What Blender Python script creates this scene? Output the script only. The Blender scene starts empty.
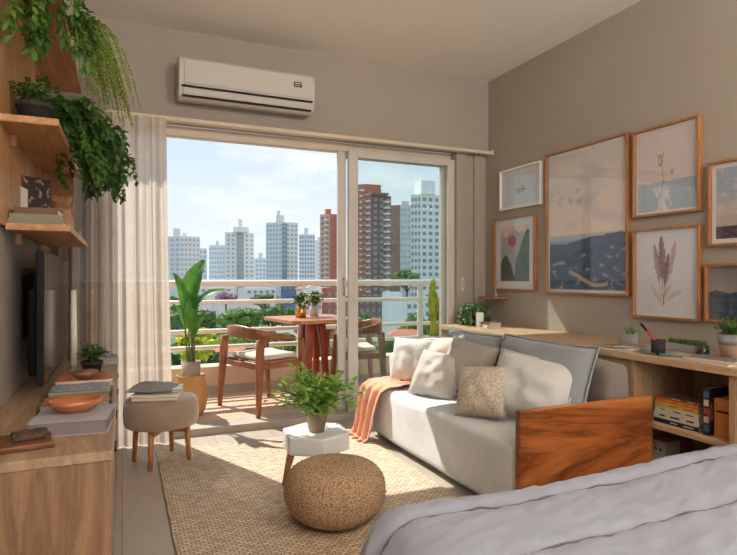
import bpy, bmesh, math, random
from mathutils import Vector, Matrix, noise
from math import sin, cos, pi, sqrt, atan2, radians as R

C = bpy.context.scene.collection
S = bpy.context.scene

# ------------------------------------------------------------ camera, world, sun, exposure
F = 562.0; TH = math.atan(246.5/562.0); CH = 1.14          # focal in px (737 wide), yaw, eye height
cam = bpy.data.cameras.new('camera'); co = bpy.data.objects.new('camera', cam); C.objects.link(co)
cam.sensor_width = 36; cam.lens = F/737*36; cam.clip_start = .02; cam.clip_end = 3000
co.location = (0, 0, CH); co.rotation_euler = (pi/2, 0, -TH)
S.camera = co
S.view_settings.view_transform = 'Standard'; S.view_settings.look = 'None'
S.view_settings.exposure = 0.0; S.view_settings.gamma = 1; S.view_settings.use_curve_mapping = False

def lin(c): return c/12.92 if c <= .04045 else ((c+.055)/1.055)**2.4
def rgb(r, g, b, a=1): return (lin(r/255), lin(g/255), lin(b/255), a)

w = bpy.data.worlds.new('sky'); S.world = w; w.use_nodes = True
nt = w.node_tree; nt.nodes.clear(); N = nt.nodes.new; L = nt.links.new
tc = N('ShaderNodeTexCoord'); sp = N('ShaderNodeSeparateXYZ'); L(tc.outputs['Generated'], sp.inputs[0])
cr = N('ShaderNodeValToRGB'); L(sp.outputs[2], cr.inputs[0])
e = cr.color_ramp.elements; e[0].position = 0.0; e[0].color = rgb(232, 240, 246)
e[1].position = .9; e[1].color = rgb(150, 190, 235)
x = e.new(.12); x.color = rgb(226, 238, 249); x = e.new(.3); x.color = rgb(196, 220, 246)
x = e.new(-.0); 
mp = N('ShaderNodeMapping'); mp.inputs['Scale'].default_value = (1, 1, 3.2); mp.inputs['Location'].default_value = (.7, .3, .2); L(tc.outputs['Generated'], mp.inputs[0])
no = N('ShaderNodeTexNoise'); no.inputs['Scale'].default_value = 3.6; no.inputs['Detail'].default_value = 7; no.inputs['Roughness'].default_value = .58
L(mp.outputs[0], no.inputs[0])
c2 = N('ShaderNodeValToRGB'); c2.color_ramp.elements[0].position = .5; c2.color_ramp.elements[1].position = .68; L(no.outputs[0], c2.inputs[0])
mx = N('ShaderNodeMixRGB'); mx.inputs[2].default_value = rgb(250, 251, 253); L(c2.outputs[0], mx.inputs[0]); L(cr.outputs[0], mx.inputs[1])
bg = N('ShaderNodeBackground'); bg.inputs[1].default_value = 1.12; L(mx.outputs[0], bg.inputs[0])
wo = N('ShaderNodeOutputWorld'); L(bg.outputs[0], wo.inputs[0])

SUN = Vector((.385, -.826, -1.0)).normalized()
sl = bpy.data.lights.new('sun', 'SUN'); sl.energy = 7.2; sl.angle = R(.6); sl.color = (1, .95, .88)
so = bpy.data.objects.new('sun', sl); C.objects.link(so); so.rotation_euler = SUN.to_track_quat('-Z', 'Y').to_euler(); so.location = (-3, 8, 8)

# added fill lamps, unseen behind the viewer (fixtures built further down)
FILL_LAMPS = [(.5, -1.0, 165), (2.1, -1.0, 165)]
ROOM_H = 2.90
for (lx, ly, le) in FILL_LAMPS:
    ld = bpy.data.lights.new('pendant_light', 'POINT'); ld.shadow_soft_size = .08; ld.energy = le; ld.color = (1, .925, .85)
    lo = bpy.data.objects.new('pendant_light', ld); C.objects.link(lo); lo.location = (lx, ly, ROOM_H-.42)

# added area fill light at the invented window behind the viewer
wl_ = bpy.data.lights.new('window_daylight', 'AREA'); wl_.shape = 'RECTANGLE'; wl_.size = 2.3; wl_.size_y = 1.9; wl_.energy = 52; wl_.color = (.93, .96, 1)
wo_ = bpy.data.objects.new('window_daylight', wl_); C.objects.link(wo_); wo_.location = (1.3, -1.93, 1.5); wo_.rotation_euler = (pi/2, 0, 0)

# ------------------------------------------------------------ helpers
def pr(o, label=None, cat=None, group=None, kind=None):
    if label: o['label'] = label
    if cat: o['category'] = cat
    if group: o['group'] = group
    if kind: o['kind'] = kind
    return o
def empty(name, loc=(0,0,0), rz=0, label=None, cat=None, group=None):
    o = bpy.data.objects.new(name, None); C.objects.link(o); o.location = loc; o.rotation_euler = (0,0,rz); o.empty_display_size = .05
    return pr(o, label, cat, group)
def mat_of(o):
    m = Matrix.Translation(o.location) @ o.rotation_euler.to_matrix().to_4x4()
    return (mat_of(o.parent) @ m) if o.parent else m
def obj(name, bm, mats, parent=None, world=False, smooth=False, bevel=0, loc=None, rot=None, subs=0, auto=None):
    if world and parent is not None:
        bm.transform(mat_of(parent).inverted())
    me = bpy.data.meshes.new(name); bm.normal_update(); bm.to_mesh(me); bm.free()
    o = bpy.data.objects.new(name, me); C.objects.link(o)
    for m in (mats if isinstance(mats, (list, tuple)) else [mats]): me.materials.append(m)
    if smooth:
        me.polygons.foreach_set('use_smooth', [True]*len(me.polygons))
    if parent: o.parent = parent
    if loc: o.location = loc
    if rot: o.rotation_euler = rot
    if bevel:
        b = o.modifiers.new('bevel', 'BEVEL'); b.width = bevel; b.segments = 2; b.limit_method = 'ANGLE'; b.angle_limit = R(40)
    if subs:
        s = o.modifiers.new('sub', 'SUBSURF'); s.levels = subs; s.render_levels = subs
    return o
def struct(name, bm, m, **k):
    o = obj(name, bm, m, **k)
    if not o.parent: o['kind'] = 'structure'
    return o
def NB(): return bmesh.new()
def box(bm, x0, x1, y0, y1, z0, z1, mi=0, M=None):
    vs = [bm.verts.new(Vector(p)) for p in ((x0,y0,z0),(x1,y0,z0),(x1,y1,z0),(x0,y1,z0),(x0,y0,z1),(x1,y0,z1),(x1,y1,z1),(x0,y1,z1))]
    if M is not None:
        for v in vs: v.co = M @ v.co
    for f in ((3,2,1,0),(4,5,6,7),(0,1,5,4),(1,2,6,5),(2,3,7,6),(3,0,4,7)):
        fc = bm.faces.new([vs[i] for i in f]); fc.material_index = mi
    return bm
def bx(x0, x1, y0, y1, z0, z1): return box(NB(), x0, x1, y0, y1, z0, z1)
def ring(bm, c, r, ax, n, ry=None, up=None):
    ax = Vector(ax).normalized()
    u = up if up is not None else (Vector((0,0,1)) if abs(ax.z) < .9 else Vector((1,0,0)))
    a = ax.cross(u).normalized(); b = ax.cross(a).normalized()
    ry = ry or r
    return [bm.verts.new(Vector(c) + a*(r*cos(2*pi*i/n)) + b*(ry*sin(2*pi*i/n))) for i in range(n)]
def skin(bm, rings, cap=True, mi=0, close=False):
    for A, B in zip(rings[:-1], rings[1:]):
        n = len(A)
        for i in range(n):
            f = bm.faces.new((A[i], A[(i+1)%n], B[(i+1)%n], B[i])); f.material_index = mi; f.smooth = True
    if cap:
        for r_, rev in ((rings[0], True), (rings[-1], False)):
            f = bm.faces.new(r_[::-1] if rev else r_); f.material_index = mi
    return bm
def cyl(bm, p0, p1, r0, r1=None, n=16, mi=0):
    p0 = Vector(p0); p1 = Vector(p1); r1 = r0 if r1 is None else r1
    ax = p1-p0
    return skin(bm, [ring(bm, p0, r0, ax, n), ring(bm, p1, r1, ax, n)], mi=mi)
def tube(bm, pts, r, n=8, mi=0, flat=1.0):
    pts = [Vector(p) for p in pts]; k = len(pts); rs = r if isinstance(r, (list, tuple)) else [r]*k
    rings = []; up = None
    for i in range(k):
        t = (pts[min(i+1, k-1)] - pts[max(i-1, 0)]).normalized()
        if up is None: up = Vector((0,0,1)) if abs(t.z) < .9 else Vector((1,0,0))
        a = t.cross(up).normalized(); up = a.cross(t).normalized()
        rings.append([bm.verts.new(pts[i] + a*(rs[i]*cos(2*pi*j/n)) + up*(rs[i]*flat*sin(2*pi*j/n))) for j in range(n)])
    return skin(bm, rings, mi=mi)
def lathe(bm, prof, n=28, c=(0,0,0), sx=1, sy=1, mi=0):
    c = Vector(c); prev = None
    for (r, z) in prof:
        if r < 1e-5: cur = [bm.verts.new(c+Vector((0,0,z)))]
        else: cur = [bm.verts.new(c+Vector((r*sx*cos(2*pi*i/n), r*sy*sin(2*pi*i/n), z))) for i in range(n)]
        if prev:
            for i in range(n):
                j = (i+1)%n
                if len(prev) == 1 and len(cur) == 1: break
                if len(prev) == 1: f = bm.faces.new((prev[0], cur[j], cur[i]))
                elif len(cur) == 1: f = bm.faces.new((prev[i], prev[j], cur[0]))
                else: f = bm.faces.new((prev[i], prev[j], cur[j], cur[i]))
                f.smooth = True; f.material_index = mi
        prev = cur
    bmesh.ops.recalc_face_normals(bm, faces=bm.faces[:])
    return bm
def prism(bm, poly, z0, z1, mi=0, M=None):
    a = [bm.verts.new(Vector((p[0], p[1], z0))) for p in poly]; b = [bm.verts.new(Vector((p[0], p[1], z1))) for p in poly]
    if M is not None:
        for v in a+b: v.co = M @ v.co
    n = len(poly)
    bm.faces.new(a[::-1]); bm.faces.new(b)
    for i in range(n): bm.faces.new((a[i], a[(i+1)%n], b[(i+1)%n], b[i]))
    bmesh.ops.recalc_face_normals(bm, faces=bm.faces[:])
    return bm
def leaf(bm, p, d, nrm, ln, wd, fold=.25, droop=.3, mi=0, seg=3):
    """a folded, drooping leaf blade starting at p, along d, facing nrm"""
    p = Vector(p); d = Vector(d).normalized(); s = d.cross(nrm)
    if s.length < 1e-4: s = d.orthogonal()
    s.normalize(); n_ = s.cross(d).normalized(); pr_ = None
    for i in range(seg+1):
        t = i/seg; wv = wd*.5*(sin(pi*min(1, t*.92+.04))**.8) if 0 < i < seg else wd*.03
        c = p + d*(ln*t*(1-.15*droop*t)) + Vector((0,0,-1))*(droop*ln*t*t*.6)
        cur = [bm.verts.new(c - s*wv + n_*wv*fold), bm.verts.new(c), bm.verts.new(c + s*wv + n_*wv*fold)]
        if pr_:
            for j in (0, 1):
                f = bm.faces.new((pr_[j], pr_[j+1], cur[j+1], cur[j])); f.smooth = True; f.material_index = mi
        pr_ = cur
def rv(rnd, s=1): return Vector((rnd.uniform(-1,1), rnd.uniform(-1,1), rnd.uniform(-1,1)))*s

# places: a photo pixel read on a known plane gives the real position of a thing standing there
ct, st = cos(TH), sin(TH)
def onx(px, X): d = X*F/((px-368.5+F*st/ct)*ct); return (d - X*st)/ct          # -> Y
def ony(px, Y): a = math.atan((px-368.5)/F)+TH; return Y*math.tan(a)           # -> X
def hz(px, py, X, Y): d = X*st+Y*ct; return CH-(py-277.5)*d/F                    # -> Z
def onz(px, py, Z):
    d = F*(CH-Z)/(py-277.5); r = (px-368.5)*d/F
    return (r*ct+d*st, -r*st+d*ct)

# ------------------------------------------------------------ materials
def newmat(name):
    m = bpy.data.materials.new(name); m.use_nodes = True; t = m.node_tree
    b = t.nodes['Principled BSDF']; return m, t, b
def coords(t, scale=(1,1,1), rot=(0,0,0)):
    c = t.nodes.new('ShaderNodeTexCoord'); m = t.nodes.new('ShaderNodeMapping'); m.inputs['Scale'].default_value = scale; m.inputs['Rotation'].default_value = rot
    t.links.new(c.outputs['Object'], m.inputs[0]); return m.outputs[0]
def ramp(t, src, cols, pos=None):
    r = t.nodes.new('ShaderNodeValToRGB'); el = r.color_ramp.elements
    pos = pos or [i/(len(cols)-1) for i in range(len(cols))]
    el[0].position = pos[0]; el[0].color = cols[0]; el[1].position = pos[-1]; el[1].color = cols[-1]
    for p, c in zip(pos[1:-1], cols[1:-1]): x = el.new(p); x.color = c
    t.links.new(src, r.inputs[0]); return r.outputs[0]
def bump(t, b, h, st_=.3, dist=.01):
    n = t.nodes.new('ShaderNodeBump'); n.inputs['Strength'].default_value = st_; n.inputs['Distance'].default_value = dist
    t.links.new(h, n.inputs['Height']); t.links.new(n.outputs[0], b.inputs['Normal'])
def noise_(t, vec, sc, det=4, rough=.55, dist=0):
    n = t.nodes.new('ShaderNodeTexNoise'); n.inputs['Scale'].default_value = sc; n.inputs['Detail'].default_value = det
    n.inputs['Roughness'].default_value = rough; n.inputs['Distortion'].default_value = dist
    t.links.new(vec, n.inputs['Vector']); return n.outputs['Fac']
def mul(c, k): return (min(1, c[0]*k), min(1, c[1]*k), min(1, c[2]*k), 1)
def plain(name, col, rough=.6, var=.08, sc=6, bmp=0, bsc=60, metal=0, scale=(1,1,1), spec=.5, sheen=0, coat=0):
    m, t, b = newmat(name); v = coords(t, scale)
    o = ramp(t, noise_(t, v, sc), [mul(col, 1-var), mul(col, 1+var)], [.3, .7]); t.links.new(o, b.inputs['Base Color'])
    b.inputs['Roughness'].default_value = rough; b.inputs['Metallic'].default_value = metal; b.inputs['Specular IOR Level'].default_value = spec
    b.inputs['Sheen Weight'].default_value = sheen; b.inputs['Coat Weight'].default_value = coat; b.inputs['Coat Roughness'].default_value = .1
    if bmp: bump(t, b, noise_(t, v, bsc, 3), bmp, .004)
    return m
def wood(name, c1, c2, c3, axis='Y', sc=1.0, rough=.45, dist=1.2, stretch=9, wsc=5):
    m, t, b = newmat(name)
    s = {'X': (1/stretch*2, 2, 2), 'Y': (2, 1/stretch*2, 2), 'Z': (2, 2, 1/stretch*2)}[axis]
    v = coords(t, tuple(k*sc for k in s))
    n1 = noise_(t, v, wsc, 5, .6, dist); v2 = coords(t, tuple(k*sc*7 for k in s)); n2 = noise_(t, v2, wsc*2.2, 4, .6)
    a = ramp(t, n1, [c1, c2, c3, c2, c1], [.3, .42, .5, .58, .7]); g = ramp(t, n2, [(.62,.62,.62,1), (1,1,1,1)], [.3, .62])
    mm = t.nodes.new('ShaderNodeMixRGB'); mm.blend_type = 'MULTIPLY'; mm.inputs[0].default_value = .55
    t.links.new(a, mm.inputs[1]); t.links.new(g, mm.inputs[2]); t.links.new(mm.outputs[0], b.inputs['Base Color'])
    b.inputs['Roughness'].default_value = rough; bump(t, b, n2, .12, .003)
    return m
def fabric(name, col, sc=900, bmp=.35, var=.12, rough=.95, big=3, sheen=.2):
    m, t, b = newmat(name); v = coords(t)
    wx = t.nodes.new('ShaderNodeTexNoise'); wx.inputs['Scale'].default_value = sc/6; wx.inputs['Detail'].default_value = 3; t.links.new(v, wx.inputs['Vector'])
    n1 = noise_(t, v, big, 4)
    mxx = t.nodes.new('ShaderNodeMath'); mxx.operation = 'ADD'; t.links.new(wx.outputs['Fac'], mxx.inputs[0]); t.links.new(n1, mxx.inputs[1])
    o = ramp(t, mxx.outputs[0], [mul(col, 1-var), mul(col, 1+var)], [.75, 1.2]); t.links.new(o, b.inputs['Base Color'])
    b.inputs['Roughness'].default_value = rough; b.inputs['Sheen Weight'].default_value = sheen; b.inputs['Specular IOR Level'].default_value = .2
    bump(t, b, wx.outputs['Fac'], bmp, .003); return m
def sheer(name, col, tr=.35, trans=.6):
    m, t, b = newmat(name); t.nodes.remove(b); out = t.nodes['Material Output']
    d = t.nodes.new('ShaderNodeBsdfDiffuse'); d.inputs[0].default_value = col; tl = t.nodes.new('ShaderNodeBsdfTranslucent'); tl.inputs[0].default_value = col
    tp = t.nodes.new('ShaderNodeBsdfTransparent'); m1 = t.nodes.new('ShaderNodeMixShader'); m1.inputs[0].default_value = trans
    v = coords(t, (1,1,.12)); nz = noise_(t, v, 90, 3); rr = ramp(t, nz, [(tr*.6,)*3+(1,), (min(1,tr*1.4),)*3+(1,)], [.3, .7])
    m2 = t.nodes.new('ShaderNodeMixShader'); t.links.new(rr, m2.inputs[0])
    t.links.new(d.outputs[0], m1.inputs[1]); t.links.new(tl.outputs[0], m1.inputs[2]); t.links.new(m1.outputs[0], m2.inputs[1]); t.links.new(tp.outputs[0], m2.inputs[2])
    t.links.new(m2.outputs[0], out.inputs[0]); return m
def glass(name, tint=(1,1,1,1), refl=.09, rough=.0):
    m, t, b = newmat(name); t.nodes.remove(b); out = t.nodes['Material Output']
    tp = t.nodes.new('ShaderNodeBsdfTransparent'); tp.inputs[0].default_value = tint; gl = t.nodes.new('ShaderNodeBsdfGlossy'); gl.inputs['Roughness'].default_value = rough
    fr = t.nodes.new('ShaderNodeLayerWeight'); fr.inputs[0].default_value = .12
    mt = t.nodes.new('ShaderNodeMath'); mt.operation = 'MULTIPLY_ADD'; mt.inputs[1].default_value = .32; mt.inputs[2].default_value = refl*.5; t.links.new(fr.outputs['Facing'], mt.inputs[0])
    ms = t.nodes.new('ShaderNodeMixShader'); t.links.new(mt.outputs[0], ms.inputs[0]); t.links.new(tp.outputs[0], ms.inputs[1]); t.links.new(gl.outputs[0], ms.inputs[2])
    t.links.new(ms.outputs[0], out.inputs[0]); return m
def foliage(name, c1, c2, sc=14, tl=.35, rough=.45):
    m, t, b = newmat(name); v = coords(t)
    o = ramp(t, noise_(t, v, sc, 2), [c1, c2], [.35, .65]); t.links.new(o, b.inputs['Base Color']); b.inputs['Roughness'].default_value = rough
    tr = t.nodes.new('ShaderNodeBsdfTranslucent'); t.links.new(o, tr.inputs[0]); ms = t.nodes.new('ShaderNodeMixShader'); ms.inputs[0].default_value = tl
    t.links.new(b.outputs[0], ms.inputs[1]); t.links.new(tr.outputs[0], ms.inputs[2]); t.links.new(ms.outputs[0], t.nodes['Material Output'].inputs[0]); return m
def painted(name, rough=.7, coat=0):
    m, t, b = newmat(name); a = t.nodes.new('ShaderNodeAttribute'); a.attribute_name = 'print'; t.links.new(a.outputs['Color'], b.inputs['Base Color'])
    b.inputs['Roughness'].default_value = rough; b.inputs['Coat Weight'].default_value = coat; return m

M = {}
M['wall'] = plain('wall_paint', rgb(160, 149, 136), .9, .03, 1.5, .08, 160)
M['ceil'] = plain('ceiling_paint', rgb(236, 229, 217), .9, .02, 1.2)
M['trimw'] = plain('white_metal_frame', rgb(196, 187, 176), .45, .03)
M['pelmet'] = plain('cream_trim', rgb(206, 188, 166), .6, .03)
M['stone'] = plain('threshold_stone', rgb(172, 160, 144), .6, .08, 9, .1, 80)
M['curb'] = plain('parapet_plaster', rgb(214, 190, 160), .85, .06, 4, .1, 60)
M['rail'] = plain('railing_paint', rgb(226, 210, 196), .5, .04, 5)
M['oak'] = wood('light_oak', rgb(188, 160, 130), rgb(176, 146, 116), rgb(156, 126, 98), 'Y')
M['oakx'] = wood('light_oak_end', rgb(164, 130, 98), rgb(148, 114, 84), rgb(128, 96, 70), 'Z')
M['ledge'] = wood('pale_oak', rgb(214, 182, 146), rgb(204, 170, 132), rgb(188, 152, 114), 'Y')
M['ledgez'] = wood('pale_oak_upright', rgb(204, 168, 130), rgb(190, 154, 116), rgb(172, 136, 100), 'Z', 1.3)
M['shelf'] = wood('shelf_plywood', rgb(206, 158, 110), rgb(194, 144, 96), rgb(176, 126, 80), 'Y', .8)
M['clad'] = wood('wall_plywood', rgb(202, 154, 106), rgb(190, 142, 94), rgb(174, 126, 80), 'Z', .7)
M['walnut'] = wood('figured_wood', rgb(194, 122, 68), rgb(172, 98, 50), rgb(112, 58, 28), 'X', .6, .32, 2.2, 4.5, 2.0)
M['chair'] = wood('reddish_wood', rgb(178, 116, 72), rgb(158, 98, 58), rgb(134, 78, 46), 'Z', 1, .4)
M['table'] = wood('balcony_table_wood', rgb(206, 148, 108), rgb(192, 132, 92), rgb(172, 112, 76), 'X', 1, .4)
M['red'] = wood('orange_red_wood', rgb(184, 76, 30), rgb(162, 62, 24), rgb(140, 50, 20), 'Z', 1, .4)
M['legw'] = wood('honey_wood', rgb(206, 144, 78), rgb(192, 128, 64), rgb(172, 110, 54), 'Z', 1.4, .4)
M['frame'] = wood('picture_frame_wood', rgb(190, 132, 84), rgb(176, 118, 72), rgb(158, 100, 58), 'Z', 1, .45)
M['framew'] = plain('white_frame', rgb(226, 220, 212), .5, .03)
M['paper'] = plain('mat_board', rgb(206, 202, 200), .9, .02)
M['pglass'] = glass('picture_glass', (1,1,1,1), .02)
M['dglass'] = glass('door_glass', (.94,.975,.965,1), .04)
M['print'] = painted('art_print')
M['printg'] = painted('glossy_print', .35, .2)
M['sofa'] = fabric('sofa_linen', rgb(204, 206, 206), 1200)
M['sofad'] = fabric('back_cushion_linen', rgb(140, 142, 144), 1200)
M['pgrey'] = fabric('pillow_grey', rgb(184, 178, 170), 1100)
M['back'] = fabric('backrest_fabric', rgb(124, 114, 106), 1100)
M['ptaupe'] = fabric('pillow_taupe', rgb(160, 150, 140), 1100)
M['pcream'] = fabric('pillow_cream', rgb(216, 204, 184), 1100)
M['plight'] = fabric('pillow_light', rgb(198, 196, 191), 1100)
M['duvet'] = fabric('duvet_cotton', rgb(146, 150, 163), 1500, .12, .03, .9, 2)
M['seam'] = plain('seam_piping', rgb(112, 102, 106), .9, .04)
M['mattress'] = fabric('mattress_cloth', rgb(216, 212, 206), 800)
M['throw'] = fabric('terracotta_throw', rgb(212, 154, 126), 500, .9)
M['stoolf'] = fabric('stool_velvet', rgb(150, 128, 108), 1500, .15, .1, .8, 5, .6)
M['cushw'] = fabric('seat_cushion', rgb(214, 200, 182), 900)
M['drape'] = sheer('linen_drape', rgb(142, 122, 104), .03, .25)
M['sheer'] = sheer('sheer_voile', rgb(212, 200, 186), .07, .42)
M['white'] = plain('white_lacquer', rgb(226, 226, 226), .3, .02)
M['acw'] = plain('ac_plastic', rgb(192, 184, 173), .4, .02)
M['black'] = plain('black_plastic', rgb(15, 14, 15), .5, .1, spec=.2)
M['screen'] = plain('tv_screen', rgb(16, 15, 17), .12, .05)
M['terra'] = plain('terracotta_glaze', rgb(176, 104, 62), .3, .08, 12, 0, 60, 0, (1,1,1), .5, 0, .4)
M['pot'] = plain('taupe_clay', rgb(160, 142, 122), .8, .1, 20, .1)
M['clay'] = plain('clay_pot', rgb(178, 142, 116), .85, .1, 20, .1)
M['potgrey'] = plain('grey_planter', rgb(150, 148, 144), .7, .06, 8)
M['dark'] = plain('dark_clay', rgb(48, 40, 38), .8, .15, 20, .2)
M['soil'] = plain('soil', rgb(60, 46, 36), 1, .3, 60, .6)
M['stonebowl'] = plain('brown_stone', rgb(128, 96, 78), .45, .3, 14)
M['candle'] = plain('wax', rgb(232, 222, 204), .5, .02)
M['bark'] = plain('bark', rgb(80, 58, 46), .9, .6, 30, .9, 40)
M['rawwood'] = wood('raw_slab', rgb(150, 100, 66), rgb(128, 82, 52), rgb(98, 60, 38), 'X', 2)
M['gold'] = plain('gold_metal', rgb(212, 160, 96), .3, .08, 30, 0, 60, .8)
M['gglass'] = glass('green_glass', (.88,.91,.85,1), .12, .03)
M['pagem'] = plain('book_pages', rgb(214, 204, 188), .9, .05, 80)
M['straw'] = plain('woven_straw', rgb(190, 140, 88), .9, .25, 60, .9, 90, 0, (1,1,3))
M['cloth_bw'] = None
M['leafA'] = foliage('leaf_mid_green', rgb(100, 148, 52), rgb(166, 200, 92))
M['leafB'] = foliage('leaf_dark_green', rgb(52, 88, 36), rgb(96, 134, 56))
M['leafC'] = foliage('leaf_lime', rgb(150, 170, 76), rgb(188, 200, 110))
M['leafD'] = foliage('leaf_big', rgb(58, 110, 40), rgb(104, 156, 64), 8)
M['leafE'] = foliage('leaf_vine', rgb(60, 100, 40), rgb(110, 146, 60), 10)
M['leafY'] = foliage('leaf_yellow_green', rgb(150, 170, 40), rgb(214, 206, 60), 10)
M['cactus'] = foliage('succulent', rgb(78, 112, 66), rgb(140, 160, 96), 30, .1)
M['stem'] = plain('stem', rgb(92, 112, 52), .7, .2, 30)
M['petal'] = plain('white_petal', rgb(240, 238, 232), .7, .03)
M['skyl'] = plain('lamp_housing', rgb(230, 226, 220), .5, .02)

def floor_mat():
    m, t, b = newmat('floor_planks'); v = coords(t, (1,1,1), (0,0,pi/2))
    br = t.nodes.new('ShaderNodeTexBrick'); t.links.new(v, br.inputs['Vector']); br.inputs['Scale'].default_value = 1
    br.inputs['Brick Width'].default_value = 1.4; br.inputs['Row Height'].default_value = .2; br.inputs['Mortar Size'].default_value = .0025
    br.inputs['Color1'].default_value = rgb(178, 166, 150); br.inputs['Color2'].default_value = rgb(172, 160, 144); br.inputs['Mortar'].default_value = rgb(134, 124, 112)
    n = noise_(t, coords(t, (6, .7, 1)), 6, 5); g = ramp(t, n, [(.8,.8,.8,1), (1,1,1,1)], [.3,.7])
    mm = t.nodes.new('ShaderNodeMixRGB'); mm.blend_type = 'MULTIPLY'; mm.inputs[0].default_value = .4; t.links.new(br.outputs[0], mm.inputs[1]); t.links.new(g, mm.inputs[2])
    t.links.new(mm.outputs[0], b.inputs['Base Color']); b.inputs['Roughness'].default_value = .42; return m
M['floor'] = floor_mat()
def tile_mat():
    m, t, b = newmat('terracotta_tiles'); v = coords(t, (1,1,1), (0,0,0))
    br = t.nodes.new('ShaderNodeTexBrick'); t.links.new(v, br.inputs['Vector']); br.inputs['Scale'].default_value = 1
    br.inputs['Brick Width'].default_value = .24; br.inputs['Row Height'].default_value = .12; br.inputs['Mortar Size'].default_value = .005
    br.inputs['Color1'].default_value = rgb(214, 172, 140); br.inputs['Color2'].default_value = rgb(198, 152, 120); br.inputs['Mortar'].default_value = rgb(206, 180, 152)
    t.links.new(br.outputs[0], b.inputs['Base Color']); b.inputs['Roughness'].default_value = .6; bump(t, b, br.outputs['Fac'], -.3, .003); return m
M['tile'] = tile_mat()
def rug_mat():
    m, t, b = newmat('jute_weave'); v = coords(t, (1,1,1))
    nz = t.nodes.new('ShaderNodeTexNoise'); nz.inputs['Scale'].default_value = 7; t.links.new(v, nz.inputs['Vector'])
    mxv = t.nodes.new('ShaderNodeMixRGB'); mxv.inputs[0].default_value = .012; t.links.new(v, mxv.inputs[1]); t.links.new(nz.outputs['Color'], mxv.inputs[2])
    br = t.nodes.new('ShaderNodeTexBrick'); t.links.new(mxv.outputs[0], br.inputs['Vector']); br.inputs['Scale'].default_value = 1
    br.inputs['Brick Width'].default_value = .034; br.inputs['Row Height'].default_value = .017; br.inputs['Mortar Size'].default_value = .0032; br.inputs['Mortar Smooth'].default_value = .8
    br.inputs['Color1'].default_value = rgb(238, 222, 198); br.inputs['Color2'].default_value = rgb(204, 180, 152); br.inputs['Mortar'].default_value = rgb(120, 94, 70)
    n2 = noise_(t, v, 260, 3); g = ramp(t, n2, [(.68,.66,.64,1), (1,1,1,1)], [.35,.6])
    mm = t.nodes.new('ShaderNodeMixRGB'); mm.blend_type = 'MULTIPLY'; mm.inputs[0].default_value = .8; t.links.new(br.outputs[0], mm.inputs[1]); t.links.new(g, mm.inputs[2])
    t.links.new(mm.outputs[0], b.inputs['Base Color']); b.inputs['Roughness'].default_value = .95
    bump(t, b, br.outputs['Fac'], -1.0, .012); return m
M['rug'] = rug_mat()
def knit_mat(name, c1, c2, sc=70):
    m, t, b = newmat(name); v = coords(t)
    vo = t.nodes.new('ShaderNodeTexVoronoi'); vo.inputs['Scale'].default_value = sc; t.links.new(v, vo.inputs['Vector'])
    o = ramp(t, vo.outputs['Distance'], [c1, c2], [.1, .7]); t.links.new(o, b.inputs['Base Color']); b.inputs['Roughness'].default_value = .95
    bump(t, b, vo.outputs['Distance'], -.9, .012); return m
M['pouf'] = knit_mat('jute_knit', rgb(216, 188, 154), rgb(140, 110, 80), 150)
M['knit'] = knit_mat('cotton_knit', rgb(222, 210, 190), rgb(172, 156, 136), 110)
def check_mat(name, a, bcol, sc):
    m, t, b = newmat(name); v = coords(t, (1,1,1), (0,0,.5)); wv = t.nodes.new('ShaderNodeTexWave'); wv.inputs['Scale'].default_value = sc; wv.inputs['Distortion'].default_value = 2.5; wv.inputs['Detail'].default_value = 2
    t.links.new(v, wv.inputs['Vector']); o = ramp(t, wv.outputs['Fac'], [a, bcol], [.45, .6]); t.links.new(o, b.inputs['Base Color']); b.inputs['Roughness'].default_value = .95; return m
M['cloth_bw'] = check_mat('black_white_weave', rgb(26, 26, 30), rgb(196, 194, 190), 42)

# ------------------------------------------------------------ room shell
XL, XR, YB, YF, H = -.44, 3.02, 4.20, -1.9, ROOM_H
HZ = 2.25
struct('floor', bx(XL-.1, XR+.1, YF-.1, YB, -.1, 0), M['floor'])
struct('ceiling', bx(XL-.1, XR+.1, YF-.1, YB+.12, H, H+.12), M['ceil'])
struct('wall_left', bx(XL-.1, XL, YF, YB+.3, 0, H), M['wall'])
struct('wall_right', bx(XR, XR+.1, YF, YB+.3, 0, H), M['wall'])
struct('wall_back', bx(XL, XR, YB, YB+.12, HZ, H), M['wall'])
b = NB(); box(b, XL, XR, YF-.1, YF, 0, .5); box(b, XL, XR, YF-.1, YF, 2.5, H); box(b, XL, .1, YF-.1, YF, .5, 2.5); box(b, 2.5, XR, YF-.1, YF, .5, 2.5)
struct('wall_front', b, M['wall'])
b = NB(); box(b, .1, .16, YF-.08, YF-.02, .5, 2.5); box(b, 2.44, 2.5, YF-.08, YF-.02, .5, 2.5); box(b, .16, 2.44, YF-.08, YF-.02, .5, .56); box(b, .16, 2.44, YF-.08, YF-.02, 2.44, 2.5); box(b, 1.27, 1.33, YF-.08, YF-.02, .56, 2.44)
struct('window_2', b, M['trimw'], bevel=.004)  # invented window, unseen, added to let fill light into the room
# jamb panel right of the sliding door, between frame and corner, with its vertical joints
b = NB(); box(b, 2.70, 2.80, 4.22, 4.42, .05, HZ); box(b, 2.80, 2.90, 4.26, 4.42, .05, HZ); box(b, 2.90, XR, 4.24, 4.42, .05, HZ)
struct('trim_1', b, M['wall'], bevel=.003)
struct('trim_2', bx(XL, XR, 4.322, 4.42, 2.18, HZ), M['pelmet'], bevel=.003)     # head of the door frame
struct('trim_3', bx(XL, XR, YB, 4.42, 0, .05), M['stone'], bevel=.004)         # stone threshold
struct('baseboard_left', bx(XL, XL+.012, YF, YB, 0, .07), M['trimw'])
struct('baseboard_right', bx(XR-.012, XR, YF, YB, 0, .07), M['trimw'])
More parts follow.
